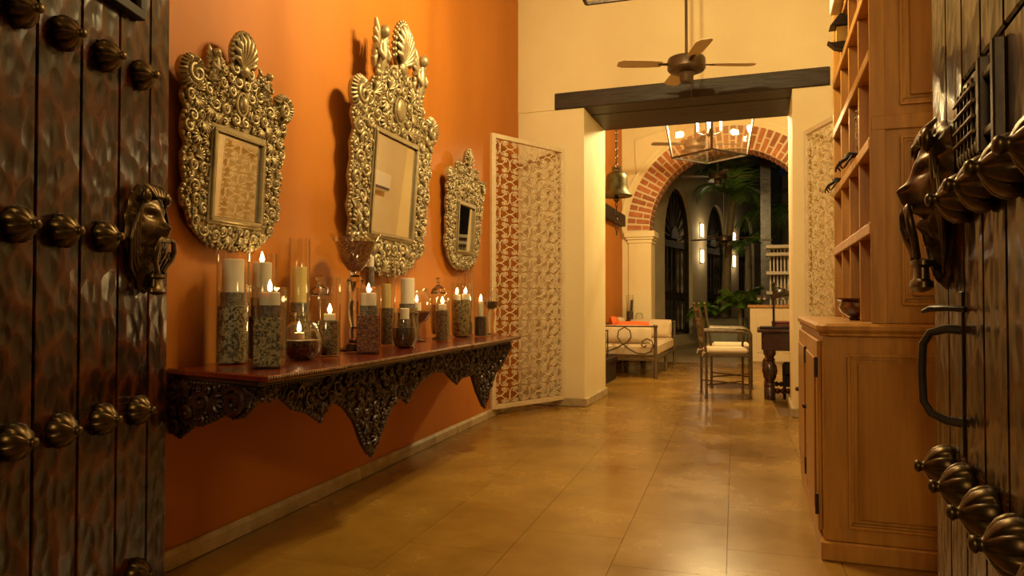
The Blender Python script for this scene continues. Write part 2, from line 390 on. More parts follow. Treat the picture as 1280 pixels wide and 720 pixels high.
# bricks of the arch : two header courses on the face, one on the soffit
ar = thing('trim_2', 'exposed red brick ring of the round courtyard arch', 'arch', (AX, AY, AZ), 0, kind='structure')
def wedge(r0, r1, th, y0, y1):
    a = th / 2
    pts = [(r0 * math.sin(-a), r0 * math.cos(a)), (r1 * math.sin(-a), r1 * math.cos(a)), (r1 * math.sin(a), r1 * math.cos(a)), (r0 * math.sin(a), r0 * math.cos(a))]
    mb = MB().prism(pts, y0, y1, 'xz'); mb.v = [(x_, y_, z_) for x_, y_, z_ in mb.v]; return mb.mesh(M['brick'], bevel=.006)
NB = 44
dth = PI / NB
m_long = wedge(AR + .012, AR + .225, dth * .68, -.014, .06); m_short = wedge(AR + .245, AO, dth * .68, -.014, .06)
m_l2 = wedge(AR + .012, AR + .115, dth * .68, -.014, .06); m_s2 = wedge(AR + .135, AO, dth * .68, -.014, .06)
m_sof = wedge(AR - .010, AR + .004, dth * .68, .0, .19); m_sof2 = wedge(AR - .010, AR + .004, dth * .68, .21, .41)
for i in range(NB):
    th = -PI / 2 + (i + .5) * dth
    for me in ((m_long, m_short) if i % 2 else (m_l2, m_s2)):
        put('brick', me, ar, (0, 0, 0), (0, th, 0))
    for me in (m_sof, m_sof2): put('brick', me, ar, (0, 0, 0), (0, th, 0))
mo = MB(); n = 48
for i in range(n):
    a0, a1 = PI * i / n, PI * (i + 1) / n
    r0, r1 = AO + .07, AO + .12
    mo.add([(r * math.cos(a), y, r * math.sin(a)) for a in (a0, a1) for r, y in ((r0, 0), (r0, -.02), (r1, -.035), (r1, 0))],
           [(0, 4, 5, 1), (1, 5, 6, 2), (2, 6, 7, 3)])
put('moulding', mo.mesh(M['cream']), ar)
put('mortar_bed', MB().prism([(AO * math.cos(PI * i / n), AO * math.sin(PI * i / n)) for i in range(n + 1)] + [((AR + .008) * math.cos(PI - PI * i / n), (AR + .008) * math.sin(PI - PI * i / n)) for i in range(n + 1)], -.004, .0, 'xz').mesh(M['mortar']), ar)
for sx in (-1, 1):
    xc = AX + sx * (AR + .16)
    im = thing('trim_3' if sx < 0 else 'trim_4', 'stepped cream impost capital at the %s foot of the brick arch' % ('daybed-side' if sx < 0 else 'desk-side'), 'capital', (xc, AY, 1.98), 0, kind='structure')
    for z0, z1, e in ((0, .06, .015), (.06, .10, .04), (.10, .20, .065)):
        put('capital_course', MB().box(-.19 - e, .19 + e, -.03 - e, .43, z0, z1).mesh(M['cream'], bevel=.006), im)
    put('pilaster', MB().box(-.19, .19, -.03, .43, -1.98, 0).mesh(M['cream'], bevel=.004), im)
# spandrel panel moulding
sp = MB(); P = [(-2.0, 4.05), (-1.42, 4.2), (-1.42, 3.98), (-1.98, 3.48)]
for a, c in zip(P, P[1:] + P[:1]): sp.tube([(a[0], 0, a[1]), (c[0], 0, c[1])], .022, 6)
o = sp.build('trim_5', M['cream']); o.location = (.03, AY - .004, -.32); tag(o, 'raised spandrel panel moulding above the brick arch', 'moulding', kind='structure')
# dark ledge on the orange wall of the sitting room
o = MB().box(0, .10, 0, 2.2, 0, .19).build('trim_6', M['beam'], bevel=.006); o.location = (-2.198, 9.55, 2.24); tag(o, 'dark wooden rail on the orange wall behind the bell', 'rail', kind='structure')

# ---- courtyard
CA = math.atan2(1, .26); CO = Vector((-1.663, 14.9, 0))
cw = arch_wall(-2.55, 9, 5.2, .35, [(.30, .80, .30, 2.28, 1.10), (2.80, .74, .30, 2.28, 1.02), (5.3, .74, .3, 2.28, 1.02)]).build('wall_courtyard', M['courtwall'])
cw.location = CO; cw.rotation_euler = (0, 0, CA); tag(cw, 'pale courtyard wall pierced by arched grilled openings', 'wall', kind='structure')
o = MB().box(-2.6, 9, 1.6, 1.7, 0, 5).build('wall_behind_grilles', M['courtwall']); o.location = CO; o.rotation_euler = (0, 0, CA); tag(o, 'pale inner wall seen through the arched grilles', 'wall', kind='structure')
o = MB().box(-2.5, 9, -.02, 0, 0, .1).build('baseboard_courtyard', M['base_stone']); o.location = CO; o.rotation_euler = (0, 0, CA); tag(o, 'low stone baseboard along the courtyard wall', 'baseboard', kind='structure')
struct('wall_far', MB().box(-1, 8, 24, 24.3, 0, 5), M['courtwall'], 'far courtyard wall in the dark behind the palms', 'wall')
GR = 'arched timber grilles in the courtyard wall'
def arched_grille(c, hw, ri, lab, n=6):
    t = thing('arched_grille', lab, 'grille', CO + Vector((math.cos(CA) * c - math.sin(CA) * .12, math.sin(CA) * c + math.cos(CA) * .12, 0)), CA, GR)
    s, spz = .302, 2.28; hw -= .006; ri -= .006
    fr = MB()
    for sx in (-1, 1): fr.box(sx * hw - (.07 if sx > 0 else 0), sx * hw + (0 if sx > 0 else .07), -.04, .04, s, spz)
    ou = [(hw * math.cos(PI * i / 24), spz + ri * math.sin(PI * i / 24)) for i in range(25)]
    inn = [((hw - .07) * math.cos(PI * i / 24), spz + (ri - .07) * math.sin(PI * i / 24)) for i in range(25)]
    for i in range(24): fr.prism([ou[i], ou[i + 1], inn[i + 1], inn[i]], -.04, .04, 'xz')
    put('frame', fr.mesh(M['dark']), t)
    for z in (s + .04, 1.12, 2.20): put('rail', MB().box(-hw + .07, hw - .07, -.035, .035, z - .07 * (z > 1) , z + .07).mesh(M['dark']), t)
    prof = [(.018, 0), (.03, .03), (.018, .07), (.03, .16), (.034, .30), (.022, .42), (.034, .55), (.03, .68), (.018, .78), (.03, .82), (.018, .85)]
    bal = MB().lathe(prof, 8).mesh(M['dark'], True)
    for k in range(n):
        xx = -hw + .07 + (2 * hw - .14) * (k + .5) / n
        put('baluster', bal, t, (xx, 0, s + .11), None, (1, 1, .83)); put('baluster', bal, t, (xx, 0, 1.19), None, (1, 1, 1.1))
    for k in range(11):
        a = PI * (k + .5) / 11
        put('ray_spoke', MB().tube([(.16 * math.cos(a), 0, spz + .05 + .16 * math.sin(a)), ((hw - .07) * math.cos(a), 0, spz + (ri - .07) * math.sin(a))], [.018, .032], 6).mesh(M['dark']), t)
    put('fan_hub', MB().prism([(.2 * math.cos(PI * i / 12), spz + .04 + .26 * math.sin(PI * i / 12)) for i in range(13)], -.03, .03).mesh(M['dark']), t)
arched_grille(.30, .80, 1.10, 'arched dark timber grille with turned bars nearest the brick arch')
arched_grille(2.80, .74, 1.02, 'arched dark timber grille between the two pairs of wall lights')
arched_grille(5.30, .74, 1.02, 'arched dark timber grille at the far end behind the palms')
for c in (1.65, 4.06):
    for z, up in ((2.60, 'upper'), (2.02, 'lower')):
        q = CO + Vector((math.cos(CA) * c, math.sin(CA) * c, z))
        t = thing('wall_light', '%s small glowing wall light %s the arched grilles' % (up, 'between the two nearest of' if c < 2 else 'just past the second of'), 'wall light', q, CA, 'small wall lights in the courtyard')
        put('plate', MB().box(-.09, .09, -.02, 0, -.15, .15).mesh(M['white'], bevel=.004), t)
        put('diffuser', MB().box(-.065, .065, -.05, -.02, -.14, .14).mesh(M['sconce'], bevel=.01), t)
        point('wall_light_glow', (0, -.15, 0), 5, (1, .70, .36), .06, t)

# ================================================================ STUDDED ENTRANCE DOORS
OUT = R(90)    # rotate local z to local -y (out of a door or wall)
def lion_mesh():
    W_, H_ = .108, .150
    def wv(a): return W_ * (1 - .38 * max(0, -math.sin(a)) ** 1.5)
    def hv(a): return H_ if math.sin(a) > 0 else .205
    def h(u, v, rho, th):
        g = lambda cx, cz, sx, sz, a: a * math.exp(-((u - cx) / sx) ** 2 - ((v - cz) / sz) ** 2)
        y = .046 * math.sqrt(max(0, 1 - rho ** 2.4))
        y += g(0, .025, .060, .075, .030) + g(0, -.018, .033, .034, .040) + g(0, .035, .016, .05, .014)
        y += g(0, .008, .018, .012, .016) + g(.036, .066, .024, .012, .014) + g(-.036, .066, .024, .012, .014)
        y -= g(.034, .045, .016, .010, .020) + g(-.034, .045, .016, .010, .020)
        y += g(.034, .044, .008, .006, .010) + g(-.034, .044, .008, .006, .010)
        y += g(.058, .0, .020, .032, .010) + g(-.058, .0, .020, .032, .010) + g(0, .098, .03, .02, .010)
        y -= g(0, -.052, .040, .006, .020); y += g(0, -.072, .024, .016, .022)
        y -= g(.012, .008, .006, .005, .01) + g(-.012, .008, .006, .005, .01)
        fr = math.hypot(u / .072, (v - .02) / .105)
        if fr > .9:
            k = min(1, (fr - .9) / .25) * (1 - rho ** 6)
            ph = math.atan2(v - .06, u) if v > .0 else u * 0 + math.atan2(-.06, u) + v * 9 * (1 if u > 0 else -1)
            y += k * (.0085 * math.cos(15 * ph + 60 * (abs(u) - .08)) + .005 * math.cos(27 * ph - 40 * v))
        return y
    mb = MB(); nr, nt = 30, 96; vs = [(0, -h(0, 0, 0, 0), 0)]; fs = []
    for i in range(1, nr + 1):
        for j in range(nt):
            a = 2 * PI * j / nt; rr = i / nr; sc2 = 1 + (.035 * math.cos(13 * a) if i > nr * .85 else 0)
            u, v = wv(a) * rr * math.cos(a), hv(a) * rr * math.sin(a)
            vs.append((u * sc2, -h(u, v, rr, a), v * sc2))
    for j in range(nt): fs.append((0, 1 + j, 1 + (j + 1) % nt))
    for i in range(nr - 1):
        for j in range(nt): fs.append((1 + i * nt + j, 1 + (i + 1) * nt + j, 1 + (i + 1) * nt + (j + 1) % nt, 1 + i * nt + (j + 1) % nt))
    mb.add(vs, fs)
    for sx in (-1, 1):     # ears and a few raised locks
        mb.ball((sx * .060, -.058, .105), (.020, .016, .026), 10, 6); mb.ball((sx * .059, -.070, .104), (.011, .008, .015), 8, 5)
        for k in range(4):
            x0 = .070 + .008 * k
            mb.tube([(sx * (x0 - .008), -.048 + .006 * k, .085 - .02 * k), (sx * (x0 + .012), -.046 + .006 * k, .03 - .03 * k), (sx * (x0 + .006), -.036 + .004 * k, -.05 - .025 * k), (sx * (x0 - .020 - .006 * k), -.020, -.11 - .022 * k)], [.005, .009, .008, .003], 6)
    for k in range(5):
        x0 = -.04 + .02 * k
        mb.tube([(x0 * .6, -.070, .105), (x0, -.058, .128), (x0 * 1.3, -.030, .150)], [.008, .010, .004], 6)
    return mb.mesh(M['bronze'], True, ang=60)
def knocker_mesh():
    mb = MB()
    for sx in (-1, 1):
        p = [(sx * .024, -.098, -.030), (sx * .044, -.102, -.040), (sx * .053, -.098, -.070), (sx * .047, -.088, -.100), (sx * .028, -.080, -.122), (sx * .018, -.076, -.140)]
        mb.tube(p, [.008, .0105, .012, .011, .010, .011], 8)
        q = [(sx * (.034 + .015 * math.cos(t) * (1 - t / 9)), -.090, -.086 + .015 * math.sin(t) * (1 - t / 9)) for t in [i * .7 for i in range(10)]]
        mb.tube(q, [.0065 - .0004 * i for i in range(10)], 6)
    mb.tube([(-.026, -.096, -.034), (.026, -.096, -.034)], .009, 8)
    prof = [(0, -.140), (.018, -.142), (.034, -.146), (.036, -.156), (.025, -.162), (.028, -.186), (.039, -.192), (.041, -.204), (.026, -.211), (0, -.216)]
    mb.lathe(prof, 14, T(0, -.062, 0, s=(1, .75, 1)))
    return mb.mesh(M['bronze'], True, ang=50)
STUD = MB().lathe([(.040, 0), (.0465, .003), (.049, .011), (.047, .022), (.040, .034), (.027, .044), (.015, .050), (.010, .053), (.0095, .058), (.0125, .061), (.0125, .066), (.008, .070), (0, .0715)], 72,
                  T(rx=OUT), mod=lambda a, r, z: 1 - (.17 * (1 - abs(math.sin(4 * a))) ** 2.2 if .002 < z < .048 else 0)).mesh(M['bronze'], True, ang=80)
LION, KNOCK = lion_mesh(), knocker_mesh()
def door(name, label, loc, rot, xs, flip, left):
    t = thing(name, label, 'door', loc, rot, kind='structure')
    X = (lambda s: .95 - s) if flip else (lambda s: s)
    put('door_core', MB().box(0.002, .948, .018, .055, .02, 2.96).mesh(M['doorgap']), t)
    for a, c in zip(xs, xs[1:]):
        x0, x1 = sorted((X(a), X(c)))
        segs = [(.02, 2.96)] if left or a < .3 else [(.02, 1.416), (1.424, 2.96)]
        for z0, z1 in segs:
            put('plank', MB().box(x0 + .0025, x1 - .0025, 0, .02, z0, z1).mesh(M['doorwood'], bevel=.004), t)
    for z in (.13, .652, 1.193, 1.733, 2.27, 2.8):
        for s in (.19, .37, .55, .715, .88):
            if abs(z - 1.193) < .01 and s < .25: continue
            if left and abs(z - 2.27) < .01 and s < .6: continue
            if not left and 1.4 < z < 1.8 and s < .2: continue
            put('stud', STUD, t, (X(s), 0, z))
    lh = put('lion_head', LION, t, (X(.150), 0, 1.235)); lh.scale = (1, .76, 1); lh['label'] = 'bronze lion mask door knocker'
    put('knocker_ring', KNOCK, lh)
    return t, X
dl, XL = door('door_1', 'dark hammered plank door with bronze lion mask, ajar beside the orange wall', (-1.95 + .274 * .95, 1.95 - .962 * .95, 0), math.atan2(.962, -.274), (0, .12, .287, .465, .64, .81, .95), True, True)
dr, XR = door('door_2', 'dark plank door with wicket, grille and bow handle, ajar beside the wooden cabinet', (.386, 1.9, 0), math.atan2(-.999, -.049), (0, .17, .328, .48, .63, .79, .95), False, False)
# barred window of the first door
wf = MB(); x0, x1, z0, z1 = XL(.60), XL(.198), 1.905, 2.55
for (a, c, d_, e) in ((x0, x1, z0, z0 + .03), (x0, x1, z1 - .03, z1), (x0, x0 + .03, z0 + .03, z1 - .03), (x1 - .03, x1, z0 + .03, z1 - .03)): wf.box(a, c, -.03, 0, d_, e)
w_ = wf.build('window_frame', M['dark'], dl, bevel=.003)
for k in range(4):
    xx = x0 + (x1 - x0) * (k + 1) / 5
    put('window_bar', MB().tube([(xx, -.014, z0 + .02), (xx, -.014, z1 - .02)], .008, 8).mesh(M['iron']), w_)
# grille box, bow handle and latch of the second door
gb = MB()
for (a, c, z0, z1) in ((.345, .515, 1.268, 1.280), (.345, .515, 1.374, 1.386), (.345, .356, 1.28, 1.374), (.504, .515, 1.28, 1.374)): gb.box(a, c, -.014, 0, z0, z1)
g_ = gb.build('wicket_grille', M['iron'], dr, bevel=.002); g_['label'] = 'small iron viewing grille with scalloped edge'
for k in range(5):
    xx = .370 + .120 * k / 4; put('grille_bar', MB().tube([(xx, -.014, 1.27), (xx, -.014, 1.384)], .0035, 6).mesh(M['bronze']), g_)
for k in range(4):
    zz = 1.290 + .078 * k / 3; put('grille_bar', MB().tube([(.35, -.018, zz), (.51, -.018, zz)], .0035, 6).mesh(M['bronze']), g_)
for k in range(7): put('scallop', MB().ball((.357 + .146 * k / 6, -.008, 1.264), (.011, .008, .016), 8, 5).mesh(M['iron'], True), g_)
sh = MB()
for xx in (.53, .625): sh.box(xx, xx + .020, -.018, 0, 1.245, 1.405)
sh.box(.55, .625, -.012, -.002, 1.365, 1.38); sh.box(.55, .625, -.012, -.002, 1.27, 1.285)
s_ = sh.build('sliding_bolt', M['iron'], dr, bevel=.003)
hd = [(.30, 0, .945), (.293, -.025, .946), (.285, -.052, .938), (.280, -.064, .915), (.279, -.066, .86), (.280, -.064, .80), (.286, -.052, .778), (.294, -.025, .766), (.30, 0, .764)]
put('bow_handle', MB().tube(hd, [.010, .009, .008, .0075, .0075, .0075, .008, .009, .010], 10).mesh(M['iron'], True), dr)
put('thumb_latch', MB().tube([(.33, 0, .985), (.31, -.028, .987), (.285, -.05, .986), (.268, -.062, .980)], [.006, .006, .007, .004], 8).mesh(M['iron'], True), dr)
put('escutcheon', MB().box(.29, .322, -.004, 0, .70, 1.02).mesh(M['iron'], bevel=.002), dr)

# ================================================================ WROUGHT GATES
def cscroll(rx=.060, rz=.040):
    h = [(rx * math.cos(R(a)), 0, -rz + rz * math.sin(R(a))) for a in (90, 72, 54, 36, 18, 0, -18)]
    ex, ez = h[-1][0], h[-1][2]; r0 = .0175
    cx, cz = ex - r0 * math.cos(R(-12)), ez - r0 * math.sin(R(-12))
    for i in range(1, 13):
        a = R(-12 - 400 * i / 12); r = r0 - .0115 * i / 12; h.append((cx + r * math.cos(a), 0, cz + r * math.sin(a)))
    return [(-x_, y_, z_) for x_, y_, z_ in reversed(h[1:])] + h
SC = MB().tube(cscroll(), .0050, 4)
for sx in (-1, 1): SC.ball((sx * .060, 0, -.062), (.005, .004, .010), 6, 4)
SC = SC.mesh(M['gate'], True, ang=50)
RG = MB().box(-.012, .012, -.008, .008, -.006, .006).mesh(M['gate'])
def gate(label, loc, rot, mirror):
    t = thing('lattice_gate', label, 'gate', loc, rot, 'ivory scrollwork gate leaves')
    Wd, z0, z1 = .945, .06, 2.475
    for (a, c, d_, e) in ((0, .045, z0, z1), (Wd - .03, Wd, z0, z1)): put('stile', MB().box(a, c, -.02, .02, d_, e).mesh(M['gate'], bevel=.003), t)
    for (d_, e) in ((z0, z0 + .04), (z1 - .04, z1)): put('rail', MB().box(.045, Wd - .03, -.02, .02, d_, e).mesh(M['gate'], bevel=.003), t)
    nx, nz = 7, 16; px, pz = (Wd - .075) / nx, (z1 - z0 - .08) / nz
    for i in range(nx):
        for j in range(nz):
            cx, cz = .045 + (i + .5) * px, z0 + .04 + (j + .5) * pz
            if (i + j) % 2 == 0:
                for s_ in (1, -1): put('scroll', SC, t, (cx, 0, cz - s_ * .001), (0, 0 if s_ > 0 else PI, 0))
            else:
                for s_ in (1, -1): put('scroll', SC, t, (cx, 0, cz), (0, s_ * PI / 2, 0))
            put('collar', RG, t, (cx, 0, cz), (0, 0 if (i + j) % 2 == 0 else PI / 2, 0))
    for z in (.40, 1.28, 2.12):
        xe = Wd
        put('hinge_plate', MB().box(xe, xe + .05, -.012, .012, z - .05, z + .05).mesh(M['gate'], bevel=.003), t)
    return t
# leaf beside the orange wall: local x runs from the free edge to the hinge
gate('ivory scrollwork gate leaf folded back against the orange wall', (-2.212, 5.79, 0), math.atan2(.85, .422), False)
gate('ivory scrollwork gate leaf standing behind the wooden cabinet', (.72, 5.745, 0), math.atan2(.87, -.33), True)

# ================================================================ MIRRORS
def inside(p, poly):
    x_, y_ = p; r = False
    for (x1, y1), (x2, y2) in zip(poly, poly[1:] + poly[:1]):
        if (y1 > y_) != (y2 > y_) and x_ < (x2 - x1) * (y_ - y1) / (y2 - y1) + x1: r = not r
    return r
def edge_d(p, poly):
    m_ = 9
    for (x1, y1), (x2, y2) in zip(poly, poly[1:] + poly[:1]):
        dx, dy = x2 - x1, y2 - y1; l = dx * dx + dy * dy
        t = max(0, min(1, ((p[0] - x1) * dx + (p[1] - y1) * dy) / l)) if l else 0
        m_ = min(m_, math.hypot(p[0] - x1 - t * dx, p[1] - y1 - t * dy))
    return m_
def spiral(cx, cz, r, a0, dr_, turns=1.35, n=15, y=-.03, lift=.007):
    return [(cx + r * (1 - .82 * t) * math.cos(a0 + dr_ * turns * 2 * PI * t), y - lift * math.sin(PI * min(1, t * 1.2) * .8), cz + r * (1 - .82 * t) * math.sin(a0 + dr_ * turns * 2 * PI * t)) for t in [i / (n - 1) for i in range(n)]]
def shell(mb, cx, cz, rx, rz, n=9, y=-.03, spread=200, a0=90, base=None, thick=None):
    bx, bz = base if base else (cx, cz - rz * .75)
    thick = thick or rx * .16
    for k in range(n):
        a = R(a0 - spread / 2 + spread * k / (n - 1))
        ex, ez = cx + rx * math.cos(a), cz + rz * math.sin(a)
        mx_, mz_ = (bx + ex) / 2, (bz + ez) / 2
        mb.tube([(bx, y, bz), (mx_ + (mx_ - bx) * .1, y - thick * 1.6, mz_), (bx + (ex - bx) * .8, y - thick * 1.9, bz + (ez - bz) * .8), (ex, y - thick * .8, ez)], [thick * .35, thick * .8, thick * 1.1, thick * .7], 6)
def carving(poly, holes, seed, rmin=.018, rmax=.036, y=-.028, sym=True, tries=2600, mar=.0):
    rg = random.Random(seed); mb = MB(); P = []
    xs = [p[0] for p in poly]; zs = [p[1] for p in poly]
    for k in range(tries):
        r = rmax - (rmax - rmin) * min(1, k / (tries * .7)); x_ = rg.uniform(min(xs), 0 if sym else max(xs)); z_ = rg.uniform(min(zs), max(zs))
        if sym and x_ > -r * .7: continue
        if not inside((x_, z_), poly) or edge_d((x_, z_), poly) < r * .62 + mar: continue
        bad = False
        for (hx0, hx1, hz0, hz1) in holes:
            dx = max(hx0 - x_, 0, x_ - hx1); dz = max(hz0 - z_, 0, z_ - hz1)
            if math.hypot(dx, dz) < r * .85: bad = True
        if bad or any(math.hypot(x_ - a, z_ - c) < (r + d_) * .86 for a, c, d_ in P): continue
        P.append((x_, z_, r))
    n1 = len(P)
    for k in range(tries):
        r = rmin * .62; x_ = rg.uniform(min(xs), 0 if sym else max(xs)); z_ = rg.uniform(min(zs), max(zs))
        if not inside((x_, z_), poly) or edge_d((x_, z_), poly) < r * .6: continue
        if any(math.hypot(max(a - x_, 0, x_ - b2), max(c_ - z_, 0, z_ - d2)) < r * .8 for a, b2, c_, d2 in holes): continue
        if any(math.hypot(x_ - a, z_ - c) < (r + d_) * .80 for a, c, d_ in P): continue
        P.append((x_, z_, r))
    for (x_, z_, r) in P:
        a0 = rg.uniform(0, 2 * PI); dr_ = rg.choice((-1, 1)); kind = rg.random()
        for s_ in ((-1, 1) if sym else (1,)):
            xx = -x_ if s_ > 0 and sym else x_
            aa = (PI - a0) if s_ > 0 and sym else a0; dd = -dr_ if s_ > 0 and sym else dr_
            if kind < .68:
                sp_ = spiral(xx, z_, r, aa, dd, y=y, n=13); th = r * .27
                mb.tube(sp_, [th * (.55 + .6 * min(1, i / 4)) if i < 6 else th * (1.15 - .05 * (i - 6)) for i in range(13)], 6)
                mb.ball((xx, y - .010, z_), (r * .26, r * .26, r * .26), 8, 4)
            elif kind < .88:
                shell(mb, xx, z_, r * 1.0, r * 1.0, 6, y, 170, math.degrees(aa), base=(xx - r * .8 * math.cos(aa), z_ - r * .8 * math.sin(aa)), thick=r * .2)
            else:
                for q in range(5):
                    an = aa + q * 2 * PI / 5; mb.ball((xx + r * .55 * math.cos(an), y - .006, z_ + r * .55 * math.sin(an)), (r * .36, .010, r * .36), 7, 4)
                mb.ball((xx, y - .012, z_), (r * .32,) * 3, 7, 4)
    # beaded rim
    tot = 0
    for (a, c) in zip(poly, poly[1:] + poly[:1]):
        l = math.hypot(c[0] - a[0], c[1] - a[1]); k = max(1, int(l / .021))
        for q in range(k):
            u = q / k; mb.ball((a[0] + (c[0] - a[0]) * u, y + .006, a[1] + (c[1] - a[1]) * u), (.0125, .012, .0125), 6, 4)
    return mb
def mirror(label, yc, zb, tilt, off, half, gw, gh, gz, seed, big, rmin, rmax, extra):
    t = thing('carved_mirror', label, 'mirror', (wx(yc) + off, yc, zb), WA, 'carved metal framed wall mirrors', tilt)
    left = half; right = [(-x_, z_) for x_, z_ in reversed(left) if abs(x_) > 1e-6]
    poly = [p for p in left] + right            # bottom centre, up the left side, crest, down the right side
    bx, gz1 = gw / 2, gz + gh
    # backing: four slabs around the glass built as outline strips
    k = MB(); fw = .035
    hole = (-bx - fw, bx + fw, gz - fw, gz1 + fw)
    k.prism(poly, -.026, -.004, 'xz')
    put('back_plate', k.mesh(M['silver'], bevel=0), t)
    c = put('carving', carving(poly, [hole] + extra.get('holes', []), seed, rmin, rmax).mesh(M['silver'], True, ang=70), t)
    ml = MB()
    for (w0, w1, y0) in ((fw, fw * .55, -.040), (fw * .62, .004, -.050)):
        for (a, b_, d_, e) in ((-bx - w0, bx + w0, gz1 + w1, gz1 + w0), (-bx - w0, bx + w0, gz - w0, gz - w1), (-bx - w0, -bx - w1, gz - w1, gz1 + w1), (bx + w1, bx + w0, gz - w1, gz1 + w1)):
            ml.box(a, b_, y0, -.02, d_, e)
    put('inner_moulding', ml.mesh(M['silver'], bevel=.006), t)
    put('glass', MB().box(-bx, bx, -.033, -.027, gz, gz1).mesh(M['mirror']), t)
    for (nm, fn) in extra.get('parts', []):
        mb = MB(); fn(mb); put(nm, mb.mesh(M['silver'], True, ang=60), t)
    return t
def volute(cx, cz, r, flip):
    def fn(mb):
        d_ = -1 if flip else 1
        mb.prism([(cx + r * 1.05 * math.cos(2 * PI * i / 20), cz + r * 1.05 * math.sin(2 * PI * i / 20)) for i in range(20)], -.032, -.006)
        mb.tube(spiral(cx - (-1 if flip else 1) * -r * .15, cz - r * .1, r * .62, R(90), d_, 1.5, 20, -.036, .016), [r * .15] * 12 + [r * .13] * 8, 8)
        for k in range(17):
            a = R(25 + 250 * k / 16) if not flip else R(155 - 250 * k / 16)
            mb.tube([(cx + r * .5 * math.cos(a), -.036, cz + r * .5 * math.sin(a)), (cx + r * .85 * math.cos(a), -.050, cz + r * .85 * math.sin(a)), (cx + r * 1.12 * math.cos(a), -.030, cz + r * 1.12 * math.sin(a))], [r * .06, r * .115, r * .08], 6)
    return fn
def crest(cz, rx, rz, n=9, lace=False, th=None):
    def fn(mb):
        shell(mb, 0, cz, rx, rz, n, -.030, 215, 90, thick=th)
        mb.prism([(rx * .98 * math.cos(2 * PI * i / 24), cz + rz * .98 * math.sin(2 * PI * i / 24)) for i in range(24)], -.03, -.008)
        for k in range(19):
            a = R(-25 + 230 * k / 18); mb.ball((rx * 1.08 * math.cos(a), -.034, cz + rz * 1.08 * math.sin(a)), (rx * .12, .014, rz * .12), 7, 4)
            if lace: mb.ball((rx * 1.22 * math.cos(a), -.026, cz + rz * 1.22 * math.sin(a)), (rx * .085, .012, rz * .085), 7, 4)
        mb.ball((0, -.04, cz - rz * .85), (rx * .45, .022, rz * .3), 10, 6)
    return fn
def cart(cz, rx, rz):
    def fn(mb):
        mb.ball((0, -.040, cz), (rx, .022, rz), 14, 8)
        mb.tube([((rx + .012) * math.cos(2 * PI * i / 24), -.038, cz + (rz + .012) * math.sin(2 * PI * i / 24)) for i in range(25)], .007, 6)
    return fn
def cherub(cx, z0, h):
    def fn(mb):       # small winged figure rising from leaves
        s_ = -1 if cx < 0 else 1; rg = random.Random(5)
        mb.tube([(cx, -.020, z0), (cx, -.026, z0 + h * .25), (cx, -.034, z0 + h * .5), (cx, -.034, z0 + h * .70)], [h * .05, h * .08, h * .10, h * .06], 8)
        mb.ball((cx + s_ * .01, -.042, z0 + h * .82), h * .10, 8, 6)
        for w_ in (-1, 1):
            for k in range(6):
                mb.tube([(cx + w_ * h * .06, -.022, z0 + h * (.60 - .02 * k)), (cx + w_ * h * (.16 + .01 * k), -.022, z0 + h * (.84 - .10 * k)), (cx + w_ * h * (.19 + .02 * k if k < 3 else .25 - .02 * k), -.016, z0 + h * (.98 - .15 * k))], [h * .035, h * .055, h * .028], 6)
            mb.tube([(cx + w_ * h * .10, -.03, z0 + h * .62), (cx + w_ * h * .17, -.048, z0 + h * .48), (cx + w_ * h * .05, -.058, z0 + h * .38)], h * .038, 6)
        for k in range(22): mb.ball((cx + rg.uniform(-.14, .14) * h, -.036, z0 + h * rg.uniform(.02, .66)), (h * rg.uniform(.035, .06), .016, h * rg.uniform(.035, .06)), 7, 4)
    return fn
half1 = [(0, 0), (-.05, .012), (-.10, .004), (-.16, .02), (-.20, .045), (-.25, .085), (-.275, .14), (-.305, .165), (-.315, .215), (-.295, .255), (-.310, .30), (-.318, .36), (-.300, .40), (-.322, .44), (-.325, .50), (-.31, .54), (-.335, .58), (-.325, .615), (-.26, .665), (-.215, .69), (-.195, .735), (-.19, .785), (-.14, .80), (-.115, .765), (-.075, .775), (-.06, .80)]
mirror('carved metal mirror with a plain shell crest, hung by the studded door', 2.415, 1.215, R(3), .012, half1, .285, .345, .135, 3, False, .016, .030,
       dict(holes=[(-.03, .03, .59, .67)], parts=[('crest_shell', crest(.845, .072, .085, 9)), ('cartouche', cart(.63, .022, .036)), ('volute', volute(-.298, .685, .062, False)), ('volute', volute(.298, .685, .062, True)), ('cherub', cherub(-.165, .66, .17)), ('cherub', cherub(.165, .66, .17))])).scale = (.95, 1, .965)
half2 = [(0, 0), (-.06, .015), (-.10, .0), (-.16, .03), (-.22, .015), (-.27, .06), (-.33, .07), (-.36, .12), (-.43, .14), (-.47, .21), (-.46, .29), (-.50, .36), (-.48, .45), (-.51, .52), (-.49, .62), (-.51, .70), (-.48, .78), (-.52, .85), (-.50, .92), (-.42, .99), (-.36, 1.03), (-.32, 1.10), (-.26, 1.13), (-.20, 1.12), (-.17, 1.17), (-.12, 1.22), (-.06, 1.24)]
mirror('large carved metal mirror with winged figures and lacy shell crest', 3.79, 1.155, R(4), .02, half2, .51, .56, .25, 11, True, .022, .046,
       dict(holes=[(-.07, .07, .93, 1.06)], parts=[('crest_shell', crest(1.36, .105, .135, 11, True)), ('cartouche', cart(.995, .055, .07)), ('volute', volute(-.465, .975, .085, False)), ('volute', volute(.465, .975, .085, True)), ('cherub', cherub(-.255, 1.08, .36)), ('cherub', cherub(.255, 1.08, .36))]))
half3 = [(x_ * 1.12, z_) for x_, z_ in half1]
